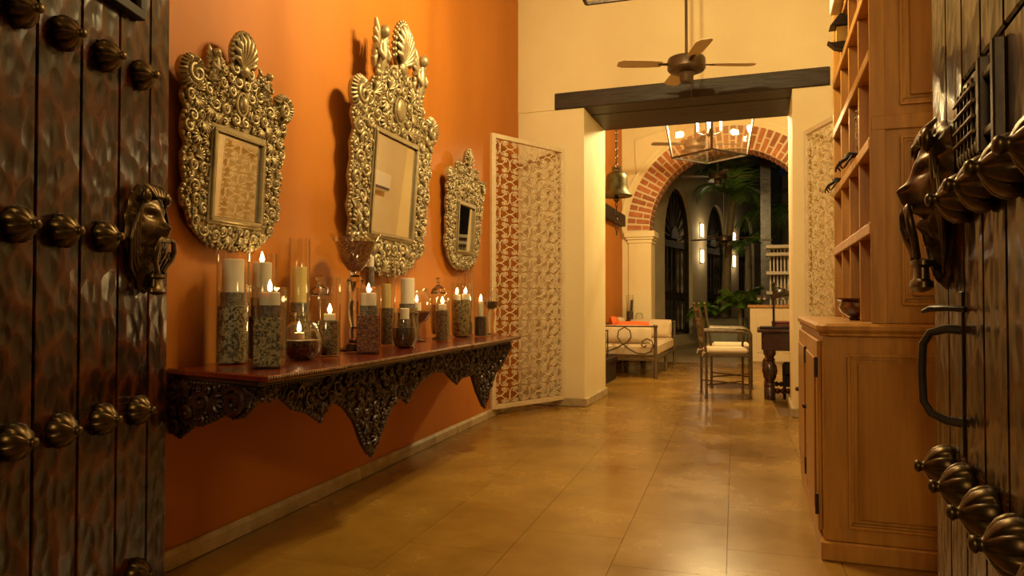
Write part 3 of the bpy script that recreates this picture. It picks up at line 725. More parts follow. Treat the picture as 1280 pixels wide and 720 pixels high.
mirror('small carved metal mirror with a slim crest, hung beside the ivory gate', 5.03, 1.245, R(3), .015, half3, .31, .335, .15, 23, False, .018, .034,
       dict(holes=[(-.03, .03, .59, .67)], parts=[('crest_shell', crest(.845, .068, .075, 7)), ('cartouche', cart(.63, .024, .036)), ('volute', volute(-.33, .675, .055, False)), ('volute', volute(.33, .675, .055, True)), ('cherub', cherub(-.17, .66, .15)), ('cherub', cherub(.17, .66, .15))]))

# ================================================================ CARVED CONSOLE SHELF
SZ = .75
sh = thing('console_shelf', 'red topped wall shelf with dark carved apron and pendants', 'shelf', (0, 0, 0))
top = [(wx(2.10) + .002, 2.10), (-1.557, 1.985), (-1.545, 2.30), (-1.535, 2.43), (-1.552, 2.44), (-1.60, 3.86), (-1.585, 3.87), (-1.60, 4.10), (-1.65, 4.93), (wx(5.06) + .002, 5.06)]
put('shelf_top', MB().prism(top, SZ - .022, SZ, 'xy').mesh(M['red_top'], bevel=.004), sh)
lip = [(x_ + (.012 if i not in (0, 9) else 0), y_ - .012 if i == 0 else y_) for i, (x_, y_) in enumerate(top)]
mo = MB(); ins = [(x_ - .060 if i not in (0, 9) else x_, y_ + (.03 if i in (0, 1) else (-.03 if i > 7 else 0))) for i, (x_, y_) in enumerate(top)]
mo.prism(ins, SZ - .042, SZ - .0225, 'xy'); put('cornice', mo.mesh(M['carved'], bevel=.004), sh)
rp = MB(); E_ = top[1:9]                       # twisted rope edge
for (a, c) in zip(E_, E_[1:]):
    l = math.hypot(c[0] - a[0], c[1] - a[1]); k = max(1, round(l / .014))
    for q in range(k):
        u = (q + .5) / k; rp.ball((0, 0, 0), (.0105, .0055, .0075), 6, 4, T(a[0] + (c[0] - a[0]) * u, a[1] + (c[1] - a[1]) * u, SZ - .008, rz=math.atan2(c[1] - a[1], c[0] - a[0]) + .6))
put('rope_edge', rp.mesh(M['rope'], True), sh)
# apron : outline in (y, z) on a plane parallel to the wall
AP = [(2.06, .70), (2.06, .66), (2.10, .655), (2.15, .67), (2.23, .61), (2.33, .58), (2.42, .53), (2.44, .57), (2.52, .60), (2.57, .575), (2.62, .55), (2.70, .48), (2.77, .37), (2.83, .31), (2.90, .37), (3.00, .48), (3.08, .54), (3.17, .525), (3.20, .50), (3.26, .55), (3.36, .59), (3.50, .62), (3.57, .62), (3.71, .61), (3.77, .57), (3.87, .52), (3.94, .55), (4.14, .55), (4.24, .42), (4.36, .31), (4.46, .42), (4.58, .52), (4.70, .55), (4.80, .60), (4.90, .66), (4.90, .70)]
ab = thing('tmp', '', '', (0, 0, 0)); bpy.data.objects.remove(ab)
ang_ap = WA
def apron_part(name, pts, seed, x0, rmin=.017, rmax=.035):
    loc = [(y_ - 2.0, z_) for y_, z_ in pts]
    mb = MB().prism(loc, -.016, .012, 'xz')
    cv = carving(loc, [], seed, rmin, rmax, y=-.018, sym=False, tries=2600)
    mb.add(cv.v, cv.f)
    return put(name, mb.mesh(M['carved'], True, ang=50), sh, (x0, 2.0, 0), (0, 0, WA))
a_ = apron_part('apron', AP, 31, -1.645)
# carved end brackets
BR = [(-2.098, .70), (-2.098, .55), (-2.085, .515), (-2.04, .50), (-2.0, .525), (-1.985, .55), (-1.92, .555), (-1.84, .585), (-1.80, .605), (-1.76, .59), (-1.715, .60), (-1.68, .63), (-1.66, .66), (-1.66, .70)]
def bracket(seed, yy, ry):
    loc = [(x_ + 2.1, z_) for x_, z_ in BR]
    mb = MB().prism(loc, -.014, .014, 'xz'); cv = carving(loc, [], seed, .017, .040, y=-.016, sym=False, tries=1500); mb.add(cv.v, cv.f)
    mb.tube(spiral(.36, .645, .055, R(150), -1, 1.6, 22, -.02, .02), .011, 6)
    return put('bracket', mb.mesh(M['carved'], True, ang=50), sh, (wx(yy) + .004, yy, 0), (0, 0, ry))
bracket(41, 2.125, -.13); bracket(43, 4.99, -.13)
bracket(44, 3.40, 0)

# ================================================================ CANDLE VESSELS ON THE SHELF
GV = 'glass candle vessels on the carved shelf'
FL = MB().lathe([(0, 0), (.007, .005), (.009, .013), (.007, .024), (.003, .037), (0, .045)], 10).mesh(M['flame'], True)
WK = MB().tube([(0, 0, -.002), (0, 0, .010)], .0012, 5).mesh(M['wick'])
def tube_glass(r, h, w=.003, base=.008, n=32, sq=False):
    if sq:
        mb = MB(); mb.box(-r, r, -r, r, 0, base)
        for (x0, x1, y0, y1) in ((-r, r, -r, -r + w), (-r, r, r - w, r), (-r, -r + w, -r + w, r - w), (r - w, r, -r + w, r - w)): mb.box(x0, x1, y0, y1, base, h)
        return mb
    return MB().lathe([(0, 0), (r - .004, 0), (r, .004), (r, h), (r - w, h), (r - w, base), (0, base)], n)
def body_glass(prof, w=.003, n=32):
    inn = [(max(r - w, 0), z + (w if i == 0 else 0)) for i, (r, z) in enumerate(prof)]
    return MB().lathe([(0, prof[0][1])] + prof + list(reversed(inn)) + [(0, prof[0][1] + w)], n)
def fill_prof(prof, zt, w=.005):
    p = []; last = None
    for (r, z) in prof:
        if z <= zt: p.append((max(r - w, .001), z + (w if not p else 0))); last = (r, z)
        else:
            if last: t = (zt - last[1]) / (z - last[1]); p.append((max(last[0] + (r - last[0]) * t - w, .001), zt))
            break
    return MB().lathe([(0, p[0][1])] + p + [(0, zt + .004)], 28)
def candle(t, z0, z1, r, m, lit, band=0, dx=0, dy=0, watt=None):
    c = put('candle', MB().lathe([(0, z0), (r, z0), (r, z1 - .003), (r - .003, z1), (r * .5, z1 - .003), (0, z1 - .005)], 24).mesh(M[m], True), t, (dx, dy, 0))
    put('wick', WK, c, (0, 0, z1 - .004))
    if band: put('mesh_band', MB().lathe([(r + .002, z0 - .0), (r + .006, z0), (r + .006, z0 + band), (r + .002, z0 + band)], 24).mesh(M['mesh_band']), c)
    if lit:
        put('flame', FL, c, (0, 0, z1 + .002))
        point('candle_light', (0, 0, z1 + .02), watt or CANDLE_W, (1, .56, .16), .012, c)
    return c
def vessel(name, label, x, y, cat='candle holder', rot=0): return thing(name, label, cat, (x, y, SZ), rot, GV)
def cyl(label, x, y, r, h, fill, fm, cd=None, sq=False, rot=0):
    t = vessel('square_candle_glass' if sq else 'cylinder_candle_glass', label, x, y, rot=rot)
    put('glass', tube_glass(r, h, sq=sq).mesh(M['glass'], not sq), t)
    rr = r - .004
    if sq: put('bean_fill', MB().box(-rr, rr, -rr, rr, .009, fill).mesh(M[fm], bevel=.003), t)
    else: put('bean_fill', MB().lathe([(0, .009), (rr, .009), (rr, fill - .004), (rr * .8, fill), (0, fill + .002)], 28).mesh(M[fm], True), t)
    if cd: candle(t, *cd)
    return t
def belly(name, label, x, y, prof, fill, fm, cd=None, foot=None, cat='candle holder'):
    t = vessel(name, label, x, y, cat)
    z0 = 0
    if foot:
        put('foot', MB().lathe([(0, foot[0][1])] + foot, 28).mesh(M['glass_solid'], True), t); z0 = foot[-1][1]
    g = [(r, z + z0) for r, z in prof]
    put('glass', body_glass(g).mesh(M['glass'], True), t)
    if fill: put('bean_fill', fill_prof(g, z0 + fill).mesh(M[fm], True), t)
    if cd: candle(t, *cd)
    return t
cyl('tall glass cylinder of grey beans with unlit white candle, by the studded door', -1.998, 2.331, .063, .455, .235, 'beans_g', (.232, .42, .042, 'wax', False, .055))
cyl('tall glass cylinder with lit white candle behind the square glass', -2.020, 2.535, .060, .455, .19, 'beans_d', (.187, .418, .040, 'wax', True, .08))
cyl('square glass of olive beans with lit white candle at the shelf corner', -1.746, 2.237, .052, .304, .19, 'beans_o', (.186, .286, .037, 'wax', True, .05), True, R(24))
cyl('slender tall glass with unlit yellow candle above the round bowl', -2.06, 2.854, .049, .55, .20, 'beans_o', (.196, .415, .034, 'wax_y', False, .05))
sph = [(.035, 0), (.058, .008), (.078, .035), (.086, .075), (.080, .115), (.060, .150), (.034, .168), (.032, .195), (.036, .205)]
belly('round_bowl', 'round glass bowl with a tea light on dark beans', -1.86, 2.60, sph, .085, 'beans_b', (.088, .118, .022, 'wax', True, 0, -.01, -.01))
apo = [(.034, .0), (.046, .01), (.050, .06), (.050, .22), (.044, .26)]
def apothecary(label, x, y, s, fm, fill):
    prof = [(r * s, z * s) for r, z in apo]
    t = belly('apothecary_jar', label, x, y, prof, fill, fm, cat='jar', foot=[(.040 * s, 0), (.042 * s, .006), (.012 * s, .02), (.012 * s, .03 * s)])
    l = MB().lathe([(.047 * s, .292 * s), (.052 * s, .296 * s), (.050 * s, .305 * s), (.040 * s, .330 * s), (.018 * s, .350 * s), (.009 * s, .356 * s), (.009 * s, .366 * s), (.020 * s, .380 * s), (.020 * s, .392 * s), (.010 * s, .402 * s), (0, .404 * s)], 24)
    put('lid', l.mesh(M['glass_solid'], True), t); return t
apothecary('slim lidded apothecary jar behind the beanless glass rim', -2.062, 3.02, .95, 'beans_b', .12)['label'] = 'slim lidded apothecary jar standing between yellow candle glass and goblet vase'
cyl('glass cylinder of dark beans with low lit candle beside the goblet vase', -1.85, 2.79, .048, .362, .165, 'beans_b', (.163, .195, .026, 'wax', True))
bowlp = [(.030, 0), (.040, .006), (.070, .05), (.088, .095), (.100, .135), (.128, .185), (.132, .19)]
ft = [(.075, 0), (.078, .006), (.060, .018), (.034, .04), (.026, .07), (.032, .10), (.020, .12), (.030, .16), (.036, .22), (.024, .28), (.034, .33), (.042, .36), (.024, .385), (.028, .405)]
belly('goblet_vase', 'tall stemmed glass goblet vase heaped with red beans', -1.962, 3.186, bowlp, .150, 'beans_r', None, ft, 'vase')
cyl('square glass of red and green beans with lit candle before the goblet vase', -1.780, 3.011, .054, .315, .185, 'beans_r', (.181, .292, .036, 'wax', True, .05), True, R(28))
dk = [(.028, 0), (.044, .02), (.046, .06), (.030, .09), (.024, .12)]
t = belly('candlestick', 'dark glass candlestick holding a thin dark candle', -2.020, 3.430, [(.030, 0), (.046, .02), (.048, .20), (.044, .30), (.030, .33)], .25, 'beans_d', None)
candle(t, .335, .44, .024, 'mesh_band', False); candle(t, .441, .50, .022, 'wax', False)
cyl('tall slender glass with stubby yellow candle on dark beans', -1.985, 3.566, .042, .55, .215, 'beans_b', (.212, .35, .026, 'wax_y', False, .0, -.008))
fb = [(.030, 0), (.060, .012), (.088, .05), (.095, .10), (.086, .16), (.066, .205), (.070, .215)]
ft2 = [(.060, 0), (.062, .005), (.020, .02), (.014, .06), (.022, .10), (.035, .115)]
belly('footed_bowl', 'stemmed round glass bowl with lit candle beside the pillar candle', -2.045, 4.045, fb, .075, 'beans_r', (.195, .245, .027, 'wax', True), ft2)
t = belly('footed_bowl', 'dark bean dish carrying a thick unlit pillar candle', -1.925, 3.690, [(.040, 0), (.062, .03), (.070, .10), (.062, .15), (.072, .19)], .185, 'beans_d', (.188, .385, .040, 'wax', False, .05))
va = [(.030, 0), (.052, .01), (.066, .05), (.068, .10), (.058, .15), (.055, .18), (.070, .216)]
belly('bellied_vase', 'bellied glass vase with short unlit candle on dark beans', -1.811, 3.438, va, .11, 'beans_d', (.112, .215, .025, 'wax', False, .045))
apothecary('wide lidded apothecary jar beside the low lit cylinder', -2.03, 4.334, 1.02, 'beans_r', .20)['label'] = 'wide lidded apothecary jar of beans behind a narrow lit glass'
cyl('narrow glass cylinder of brown beans with lit stub candle', -1.876, 4.065, .044, .275, .198, 'beans_b', (.196, .235, .025, 'wax', True))
hu = [(.040, 0), (.060, .012), (.070, .05), (.070, .30), (.068, .38)]
t = belly('hurricane_glass', 'wide hurricane glass with two lit candles near the gate', -1.979, 4.60, hu, .262, 'beans_o', (.264, .30, .026, 'wax', True, 0, -.028, -.014))
candle(t, .264, .305, .026, 'wax', True, 0, .028, .014)
cyl('tall nearly empty glass cylinder close to the ivory gate', -2.085, 4.92, .060, .465, .10, 'beans_d')
cyl('short glass cylinder of dark beans with lit tip at the gate end', -1.874, 4.709, .048, .285, .145, 'beans_d', (.143, .255, .018, 'wax', True))
belly('footed_bowl', 'small stemmed glass bowl of dark beans at the shelf end', -1.905, 4.995, [(.02, 0), (.046, .015), (.060, .06), (.056, .11), (.038, .16), (.040, .168)], .06, 'beans_d', None, [(.044, 0), (.046, .005), (.02, .02), (.018, .06), (.03, .16), (.02, .19)])

# ================================================================ WOODEN CABINET
cb = thing('wooden_cabinet', 'tall honey coloured wooden cabinet with open pigeonholes above panelled base', 'cabinet', (0, 0, 0))
CX, CX2, CY0, CY1 = .230, .945, 3.02, 4.50
put('plinth', MB().box(CX - .012, CX2, CY0 - .012, CY1, 0, .075).mesh(M['pine'], bevel=.006), cb)
put('carcass', MB().box(CX, CX2, CY0, CY1, .075, .868).mesh(M['pine'], bevel=.004), cb)
ct = [(CX2, CY0 - .022), (CX + .01, CY0 - .022), (CX - .022, CY0 + .012), (CX - .022, CY1), (CX2, CY1)]
put('counter_top', MB().prism(ct, .880, .915, 'xy').mesh(M['pine'], bevel=.01), cb)
put('counter_moulding', MB().prism([(x_ + .010 if x_ < .5 else x_, y_ + .008) for x_, y_ in ct], .866, .8795, 'xy').mesh(M['pine'], bevel=.004), cb)
def panel(par, x0, x1, z0, z1, yf, axis='y', fm='pine_d'):
    """raised panel with a moulding frame; axis y: faces -y, axis x: faces -x"""
    f = MB()
    def bx(a, c, d0, d1, e, g):
        if axis == 'y': f.box(a, c, yf - d1, yf - d0, e, g)
        else: f.box(yf - d1, yf - d0, a, c, e, g)
    for k, (w0, w1, d_) in enumerate(((0, .012, .010), (.012, .022, .006))):
        bx(x0 + w0, x1 - w0, 0, d_, z1 - w1, z1 - w0); bx(x0 + w0, x1 - w0, 0, d_, z0 + w0, z0 + w1)
        bx(x0 + w0, x0 + w1, 0, d_, z0 + w1, z1 - w1); bx(x1 - w1, x1 - w0, 0, d_, z0 + w1, z1 - w1)
    mfr = f.mesh(M['pine'], bevel=.002); f = MB()
    bx(x0 + .035, x1 - .035, 0, .008, z0 + .035, z1 - .035)
    p = put('raised_panel', f.mesh(M[fm], bevel=.006), par); put('panel_moulding', mfr, p); return p
panel(cb, CX + .085, CX2 - .16, .13, .80, CY0)
for k in range(2):
    y0 = CY0 + .06 + k * .70; y1 = y0 + .66
    dr_ = put('cabinet_door', MB().box(CX - .018, CX - .001, y0, y1, .095, .845).mesh(M['pine'], bevel=.003), cb)
    f = MB()
    f.box(CX - .026, CX - .018, y0 + .07, y1 - .07, .165, .775); put('door_panel', f.mesh(M['pine_d'], bevel=.006), dr_)
    for z in (.20, .74): put('hinge', MB().tube([(CX - .022, y0 - .004, z - .04), (CX - .022, y0 - .004, z + .04)], .007, 8).mesh(M['iron'], True), dr_)
    put('knob', MB().ball((CX - .030, y1 - .04, .50), .013, 10, 6).mesh(M['iron'], True), dr_)
UX, UZ = .405, 2.86
put('upper_side', MB().box(UX, CX2, CY0 + .004, CY0 + .032, .9155, UZ).mesh(M['pine'], bevel=.003), cb)
put('upper_side', MB().box(UX, CX2, CY1 - .05, CY1 - .02, .9155, UZ).mesh(M['pine'], bevel=.003), cb)
put('upper_back', MB().box(.80, .82, CY0 + .032, CY1 - .05, .9155, UZ).mesh(M['pine_d']), cb)
SHZ = (1.285, 1.615, 1.955, 2.245, 2.475, 2.83)
for z in SHZ: put('cabinet_shelf', MB().box(UX - .004, .80, CY0 + .032, CY1 - .05, z - .022, z + .022).mesh(M['pine'], bevel=.003), cb)
lo = .9155
ys = [CY0 + .032 + (CY1 - .05 - CY0 - .032) * k / 4 for k in (1, 2, 3)]
for z in SHZ:
    for yy in ys: put('divider', MB().box(UX + .004, .80, yy - .011, yy + .011, lo, z - .022).mesh(M['pine'], bevel=.002), cb)
    lo = z + .022
st = .004
panel(cb, UX + .10, CX2 - .10, .985, 1.63, CY0 + .004); panel(cb, UX + .10, CX2 - .10, 1.745, 2.52, CY0 + .004)
put('side_rail', MB().box(UX, CX2, CY0 - .006, CY0 + .004, 1.655, 1.71).mesh(M['pine'], bevel=.003), cb)
put('corner_stile', MB().box(UX - .004, UX + .05, CY0 - .004, CY0 + .004, .9155, UZ).mesh(M['pine'], bevel=.002), cb)
put('cornice', MB().box(UX - .03, CX2, CY0 - .02, CY1, UZ, UZ + .05).mesh(M['pine'], bevel=.01), cb)
# bowl on the counter
bp = [(.040, 0), (.045, .006), (.040, .012), (.075, .035), (.088, .060), (.080, .075), (.078, .082), (.098, .094), (.100, .100)]
o = MB().lathe([(0, 0)] + bp + [(r - .006, z) for r, z in reversed(bp[3:])] + [(0, .03)], 32).build('glazed_bowl', M['glaze'], None, True); o.location = (.425, 3.575, .9157)
tag(o, 'dark brown glazed bowl with flared rim on the cabinet counter', 'bowl')
# hand sculptures
def hand(label, x, y, z, s):
    t = thing('hand_sculpture', label, 'sculpture', (x, y, z), 0, 'black bronze hands on the cabinet shelves')
    mb = MB()
    mb.tube([(.10, 0, .016), (.05, 0, .028), (0, 0, .046), (-.035, 0, .046), (-.06, 0, .030)], [.022, .019, .018, .026, .022], 10, m=T(s=s))
    fing = [[(-.055, -.018, .030), (-.090, -.020, .008), (-.098, -.020, -.024), (-.082, -.019, -.048)], [(-.060, -.006, .028), (-.102, -.006, .004), (-.112, -.006, -.034), (-.094, -.006, -.064)],
            [(-.060, .006, .026), (-.104, .008, -.002), (-.122, .010, -.036), (-.124, .010, -.064)], [(-.055, .018, .024), (-.092, .022, .0), (-.112, .026, -.026), (-.128, .028, -.046)],
            [(-.025, -.022, .036), (-.045, -.036, .008), (-.062, -.034, -.022), (-.078, -.026, -.044)]]
    for f in fing: mb.tube(f, [.0095, .0085, .0075, .005], 8, m=T(s=s))
    put('hand', mb.mesh(M['hand'], True, ang=70), t)
    put('sleeve_cuff', MB().lathe([(.026, 0), (.028, .004), (.024, .012), (.026, .02)], 14, T(.09 * s, 0, .018 * s, ry=R(90), s=s)).mesh(M['hand'], True), t); return t
hand('large black bronze hand reaching off the shelf below the woven fan', .415, 3.40 + .17, 1.6375, .66)
hand('small black bronze hand reaching off the far end of the shelf', .420, 4.26, 1.6375, .62)
# woven fan leaning in a pigeonhole
t = thing('woven_fan', 'brown woven palm fan leaning in a pigeonhole', 'fan', (.445, 3.66, 1.6375), 0)
def wf_(u, v):
    a = R(-150 + 120 * u); r = .24 * v + .006
    return (.0 + .018 * math.sin(6 * PI * u) * v - .02 + .02 * v, .055 - (r) * math.cos(a) * .55 * .62 - .06, .005 - r * math.sin(a))
mb = MB().grid(wf_, 18, 8); mb.add([(x_ + .008, y_, z_) for x_, y_, z_ in mb.v], [tuple(reversed(f)) for f in mb.f]); put('fan_blade', mb.mesh(M['weave'], True, clean=False), t)
put('fan_rim', MB().tube([wf_(i / 18, 1) for i in range(19)], .006, 6).mesh(M['weave'], True), t)
# small house-shaped lantern and white box on the upper shelves
t = thing('house_ornament', 'small dark house-shaped ornament with gilded sides at the shelf edge', 'ornament', (.455, 3.93, 2.2675), 0)
put('body', MB().box(-.085, -.02, -.03, .03, .04, .12).mesh(M['gold'], bevel=.003), t)
put('roof', MB().prism([(-.115, .12), (-.01, .12), (-.03, .16), (-.065, .185)], -.045, .045, 'xz').mesh(M['hand'], bevel=.003), t)
put('boat_base', MB().prism([(-.125, .05), (-.105, .04), (.0, .04), (.0, 0), (-.04, .0), (-.09, .015)], -.035, .035, 'xz').mesh(M['hand'], bevel=.003), t)
t = thing('white_box', 'plain white box jutting from the top row of pigeonholes', 'box', (.47, 3.93, 2.4975), 0)
put('box_body', MB().box(-.115, .15, -.10, .12, 0, .22).mesh(M['white'], bevel=.004), t); put('box_lid', MB().box(-.12, .155, -.105, .125, .17, .225).mesh(M['ac'], bevel=.004), t)

# ================================================================ LANTERNS
def lantern(name, label, cx, cy, z0, rot, watt, zc, side=.60, off=False):
    t = thing(name, label, 'lantern', (cx, cy, z0), rot, 'large glass hanging lanterns')
    h, a, c = .78, side / 2, side / 2 + .09
    cor = lambda s_, z: [(-s_, -s_, z), (s_, -s_, z), (s_, s_, z), (-s_, s_, z)]
    B, U = cor(a, 0), cor(c, h)
    f = MB()
    for i in range(4):
        f.tube([B[i], U[i]], .013, 4); f.tube([B[i], B[(i + 1) % 4]], .013, 4); f.tube([U[i], U[(i + 1) % 4]], .014, 4)
    apex = (0, 0, h + .30)
    for i in range(4): f.tube([U[i], (U[i][0] * .2, U[i][1] * .2, h + .26)], .012, 4)
    put('frame', f.mesh(M['iron']), t)
    for i in range(4):
        p0, p1, q1, q0 = [Vector(v) for v in (B[i], B[(i + 1) % 4], U[(i + 1) % 4], U[i])]
        cc = (p0 + p1 + q0 + q1) / 4; n_ = (p1 - p0).cross(q0 - p0).normalized() * .002
        P4 = [v + (cc - v) * .02 for v in (p0, p1, q1, q0)]
        put('pane', MB().add([v - n_ for v in P4] + [v + n_ for v in P4], [(3, 2, 1, 0), (4, 5, 6, 7), (0, 1, 5, 4), (1, 2, 6, 5), (2, 3, 7, 6), (3, 0, 4, 7)]).mesh(M['glass_pane']), t)
    put('pane', MB().box(-a + .012, a - .012, -a + .012, a - .012, -.002, .002).mesh(M['glass_pane']), t)
    put('cap', MB().lathe([(.16, h + .25), (.165, h + .265), (.10, h + .31), (.04, h + .33), (.03, h + .36), (0, h + .37)], 20).mesh(M['iron'], True), t)
    ch = MB()
    L_ = zc - z0 - h - .36; k = int(L_ / .06)
    for i in range(k):
        zz = h + .37 + L_ * (i + .5) / k
        ch.tube([((.014 * math.cos(2 * PI * q / 10)) * (1 if i % 2 else 0), (.014 * math.cos(2 * PI * q / 10)) * (0 if i % 2 else 1), zz + .034 * math.sin(2 * PI * q / 10)) for q in range(11)], .0045, 5, cap=False)
    if k: put('chain', ch.mesh(M['iron'], True), t)
    put('ceiling_rose', MB().lathe([(.07, zc - z0 - .02), (.07, zc - z0 - .001), (0, zc - z0 - .001)], 16).mesh(M['iron']), t)
    st_ = MB(); st_.tube([(0, 0, h + .27), (0, 0, .28)], .012, 8); st_.ball((0, 0, .27), .035)
    for q in range(4):
        an = PI / 4 + q * PI / 2; x_, y_ = .13 * math.cos(an), .13 * math.sin(an)
        st_.tube([(0, 0, .28), (x_ * .5, y_ * .5, .25), (x_, y_, .28), (x_, y_, .30)], .008, 6)
    put('candelabra', st_.mesh(M['iron'], True), t)
    for q in range(4):
        an = PI / 4 + q * PI / 2; x_, y_ = .13 * math.cos(an), .13 * math.sin(an)
        cd = put('candle_sleeve', MB().tube([(x_, y_, .30), (x_, y_, .40)], .012, 10).mesh(M['wax']), t)
        bl = put('bulb', MB().lathe([(.010, 0), (.018, .02), (.019, .035), (.012, .06), (.003, .082), (0, .084)], 12, T(x_, y_, .40)).mesh(M['bulb'], True), cd)
        point('hall_lantern_bulb_%d_offscreen' % (q + 1) if off else 'bulb_light', (x_ * 1.35, y_ * 1.35, .44), watt, WARM, .035, t)
    return t
lantern('glass_lantern', 'glass lantern hanging over the entrance hall before the lintel', -.62, 3.68, 2.71, R(1.8), LANTERN1_W, H1, off=True)
lantern('glass_lantern', 'glass lantern hanging in the sitting room behind the lintel', -.55, 8.61, 2.70, R(52), LANTERN2_W, H2)

# ================================================================ CEILING FANS
def fan(label, x, y, z, zc, rot, R_=.56, n=4, bm='blade'):
    t = thing('ceiling_fan', label, 'fan', (x, y, z), rot, 'bronze ceiling fans')
    put('motor', MB().lathe([(.06, -.075), (.14, -.055), (.152, -.04), (.152, .03), (.145, .045), (.04, .055), (.02, .07), (0, .07)], 32).mesh(M['fan'], True), t)
    put('switch_housing', MB().lathe([(0, -.15), (.045, -.15), (.052, -.14), (.055, -.10), (.07, -.076), (0, -.076)], 24).mesh(M['fan'], True), t)
    put('down_rod', MB().tube([(0, 0, .07), (0, 0, zc - z)], .012, 10).mesh(M['fan'], True), t)
    put('canopy', MB().lathe([(.02, zc - z - .09), (.07, zc - z - .02), (.075, zc - z - .001), (0, zc - z - .001)], 20).mesh(M['fan'], True), t)
    put('pull_chain', MB().tube([(.03, -.03, -.15), (.03, -.03, -.30)], .002, 4).mesh(M['iron']), t)
    bl = MB().prism([(.20, -.045), (.30, -.06), (R_ - .04, -.065), (R_, -.04), (R_, .04), (R_ - .04, .065), (.30, .06), (.20, .045)], -.003, .003, 'xy').mesh(M[bm], bevel=.001)
    ir = MB().box(.14, .23, -.018, .018, -.006, -.0).mesh(M['fan'])
    for k in range(n):
        a = 2 * PI * k / n
        b_ = put('blade', bl, t, (0, 0, .0), (R(8), 0, a)); i_ = put('blade_iron', ir, b_)
    return t
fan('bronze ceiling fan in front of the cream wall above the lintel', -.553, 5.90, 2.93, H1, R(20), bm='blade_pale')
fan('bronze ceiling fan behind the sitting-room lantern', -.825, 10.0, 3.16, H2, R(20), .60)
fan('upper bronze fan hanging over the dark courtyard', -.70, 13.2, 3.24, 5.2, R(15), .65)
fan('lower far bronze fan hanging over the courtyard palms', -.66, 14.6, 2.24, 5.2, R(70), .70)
# dark roof of the courtyard gallery that carries the fans
rf = thing('ceiling_courtyard', 'dark timber gallery roof over the courtyard', 'ceiling', (0, 0, 0), kind='structure')
put('roof_boards', MB().box(-2.4, 4.0, 12.45, 19.5, 5.2, 5.3).mesh(M['dark']), rf)

# ================================================================ BELL
t = thing('hanging_bell', 'weathered bronze bell hanging on a chain beside the doorway', 'bell', (-1.53, 8.0, 2.19), 0)
bpz = [(.175, 0), (.178, .012), (.150, .045), (.135, .07), (.126, .12), (.122, .20), (.112, .245), (.085, .275), (.045, .288), (0, .290)]
put('bell_body', MB().lathe([(.165, .004)] + bpz, 36).mesh(M['bell'], True, ang=50), t)
cr = MB().box(-.045, .045, -.018, .018, .285, .30)
for sx in (-1, 1): cr.box(sx * .04 - .012, sx * .04 + .012, -.016, .016, .30, .345)
cr.tube([(-.05, 0, .325), (.05, 0, .325)], .012, 8); put('yoke', cr.mesh(M['bell'], bevel=.003), t)
def link_mesh(): return MB().tube([(.012 * math.cos(2 * PI * q / 12), 0, .028 * math.sin(2 * PI * q / 12)) for q in range(13)], .0048, 6, cap=False).mesh(M['iron'], True)
LK = link_mesh()
zz, k = .36, 0
while zz < H2 - 2.19 - .03: put('chain_link', LK, t, (0, 0, zz), (0, 0, PI / 2 * (k % 2))); zz += .046; k += 1
put('clapper', MB().tube([(0, 0, .15), (0, 0, -.01)], .008, 6).ball((0, 0, -.03), .034, 12, 8).mesh(M['bell'], True), t)
zz, k = -.09, 0
while zz > -.42: put('chain_link', LK, t, (0, 0, zz), (0, 0, PI / 2 * (k % 2))); zz -= .046; k += 1
# white plaques on the orange wall
for i, (y_, z_, s_, lab) in enumerate(((9.72, 2.99, 1.0, 'lower white shell-shaped plaster plaque on the orange wall'), (10.15, 3.16, .8, 'upper white shell-shaped plaster plaque on the orange wall'))):
    t = thing('wall_plaque', lab, 'plaque', (-2.199, y_, z_), PI / 2, 'white plaques behind the bell')
    mb = MB().prism([(x_ * s_, z2 * s_) for x_, z2 in ((-.16, .16), (-.06, .30), (.10, .22), (.18, .0), (.16, -.24), (.02, -.20), (-.18, -.05))], -.05, 0, 'xz')
    put('plaque_body', mb.mesh(M['white'], bevel=.015), t)
    put('plaque_ridge', MB().tube([(-.10 * s_, -.052, .20 * s_), (.03 * s_, -.066, .02 * s_), (.12 * s_, -.052, -.20 * s_)], [.01, .02, .008], 6).mesh(M['white'], True), t)

# ================================================================ DAYBED
dx0, dx1, dy0, dy1 = -2.13, -1.285, 9.36, 11.50
t = thing('iron_daybed', 'brown iron daybed with scrolled ends and cream mattress', 'daybed', (0, 0, 0))
for yy in (dy0, dy1):
    for xx in (dx0, dx1):
        put('leg', MB().lathe([(.026, 0), (.028, .02), (.022, .04), (.022, .66), (.03, .67), (.032, .685), (.022, .70), (0, .702)], 12, T(xx, yy, 0)).mesh(M['rattan_iron'], True), t)
for xx in (dx0, dx1):
    put('leg', MB().lathe([(.026, 0), (.028, .02), (.022, .04), (.022, .235)], 12, T(xx, (dy0 + dy1) / 2, 0)).mesh(M['rattan_iron'], True), t)
fr = MB()
for xx in (dx0, dx1): fr.box(xx - .015, xx + .015, dy0, dy1, .225, .265)
for yy in (dy0, dy1): fr.box(dx0, dx1, yy - .015, yy + .015, .225, .265)
put('seat_frame', fr.mesh(M['rattan_iron'], bevel=.003), t)
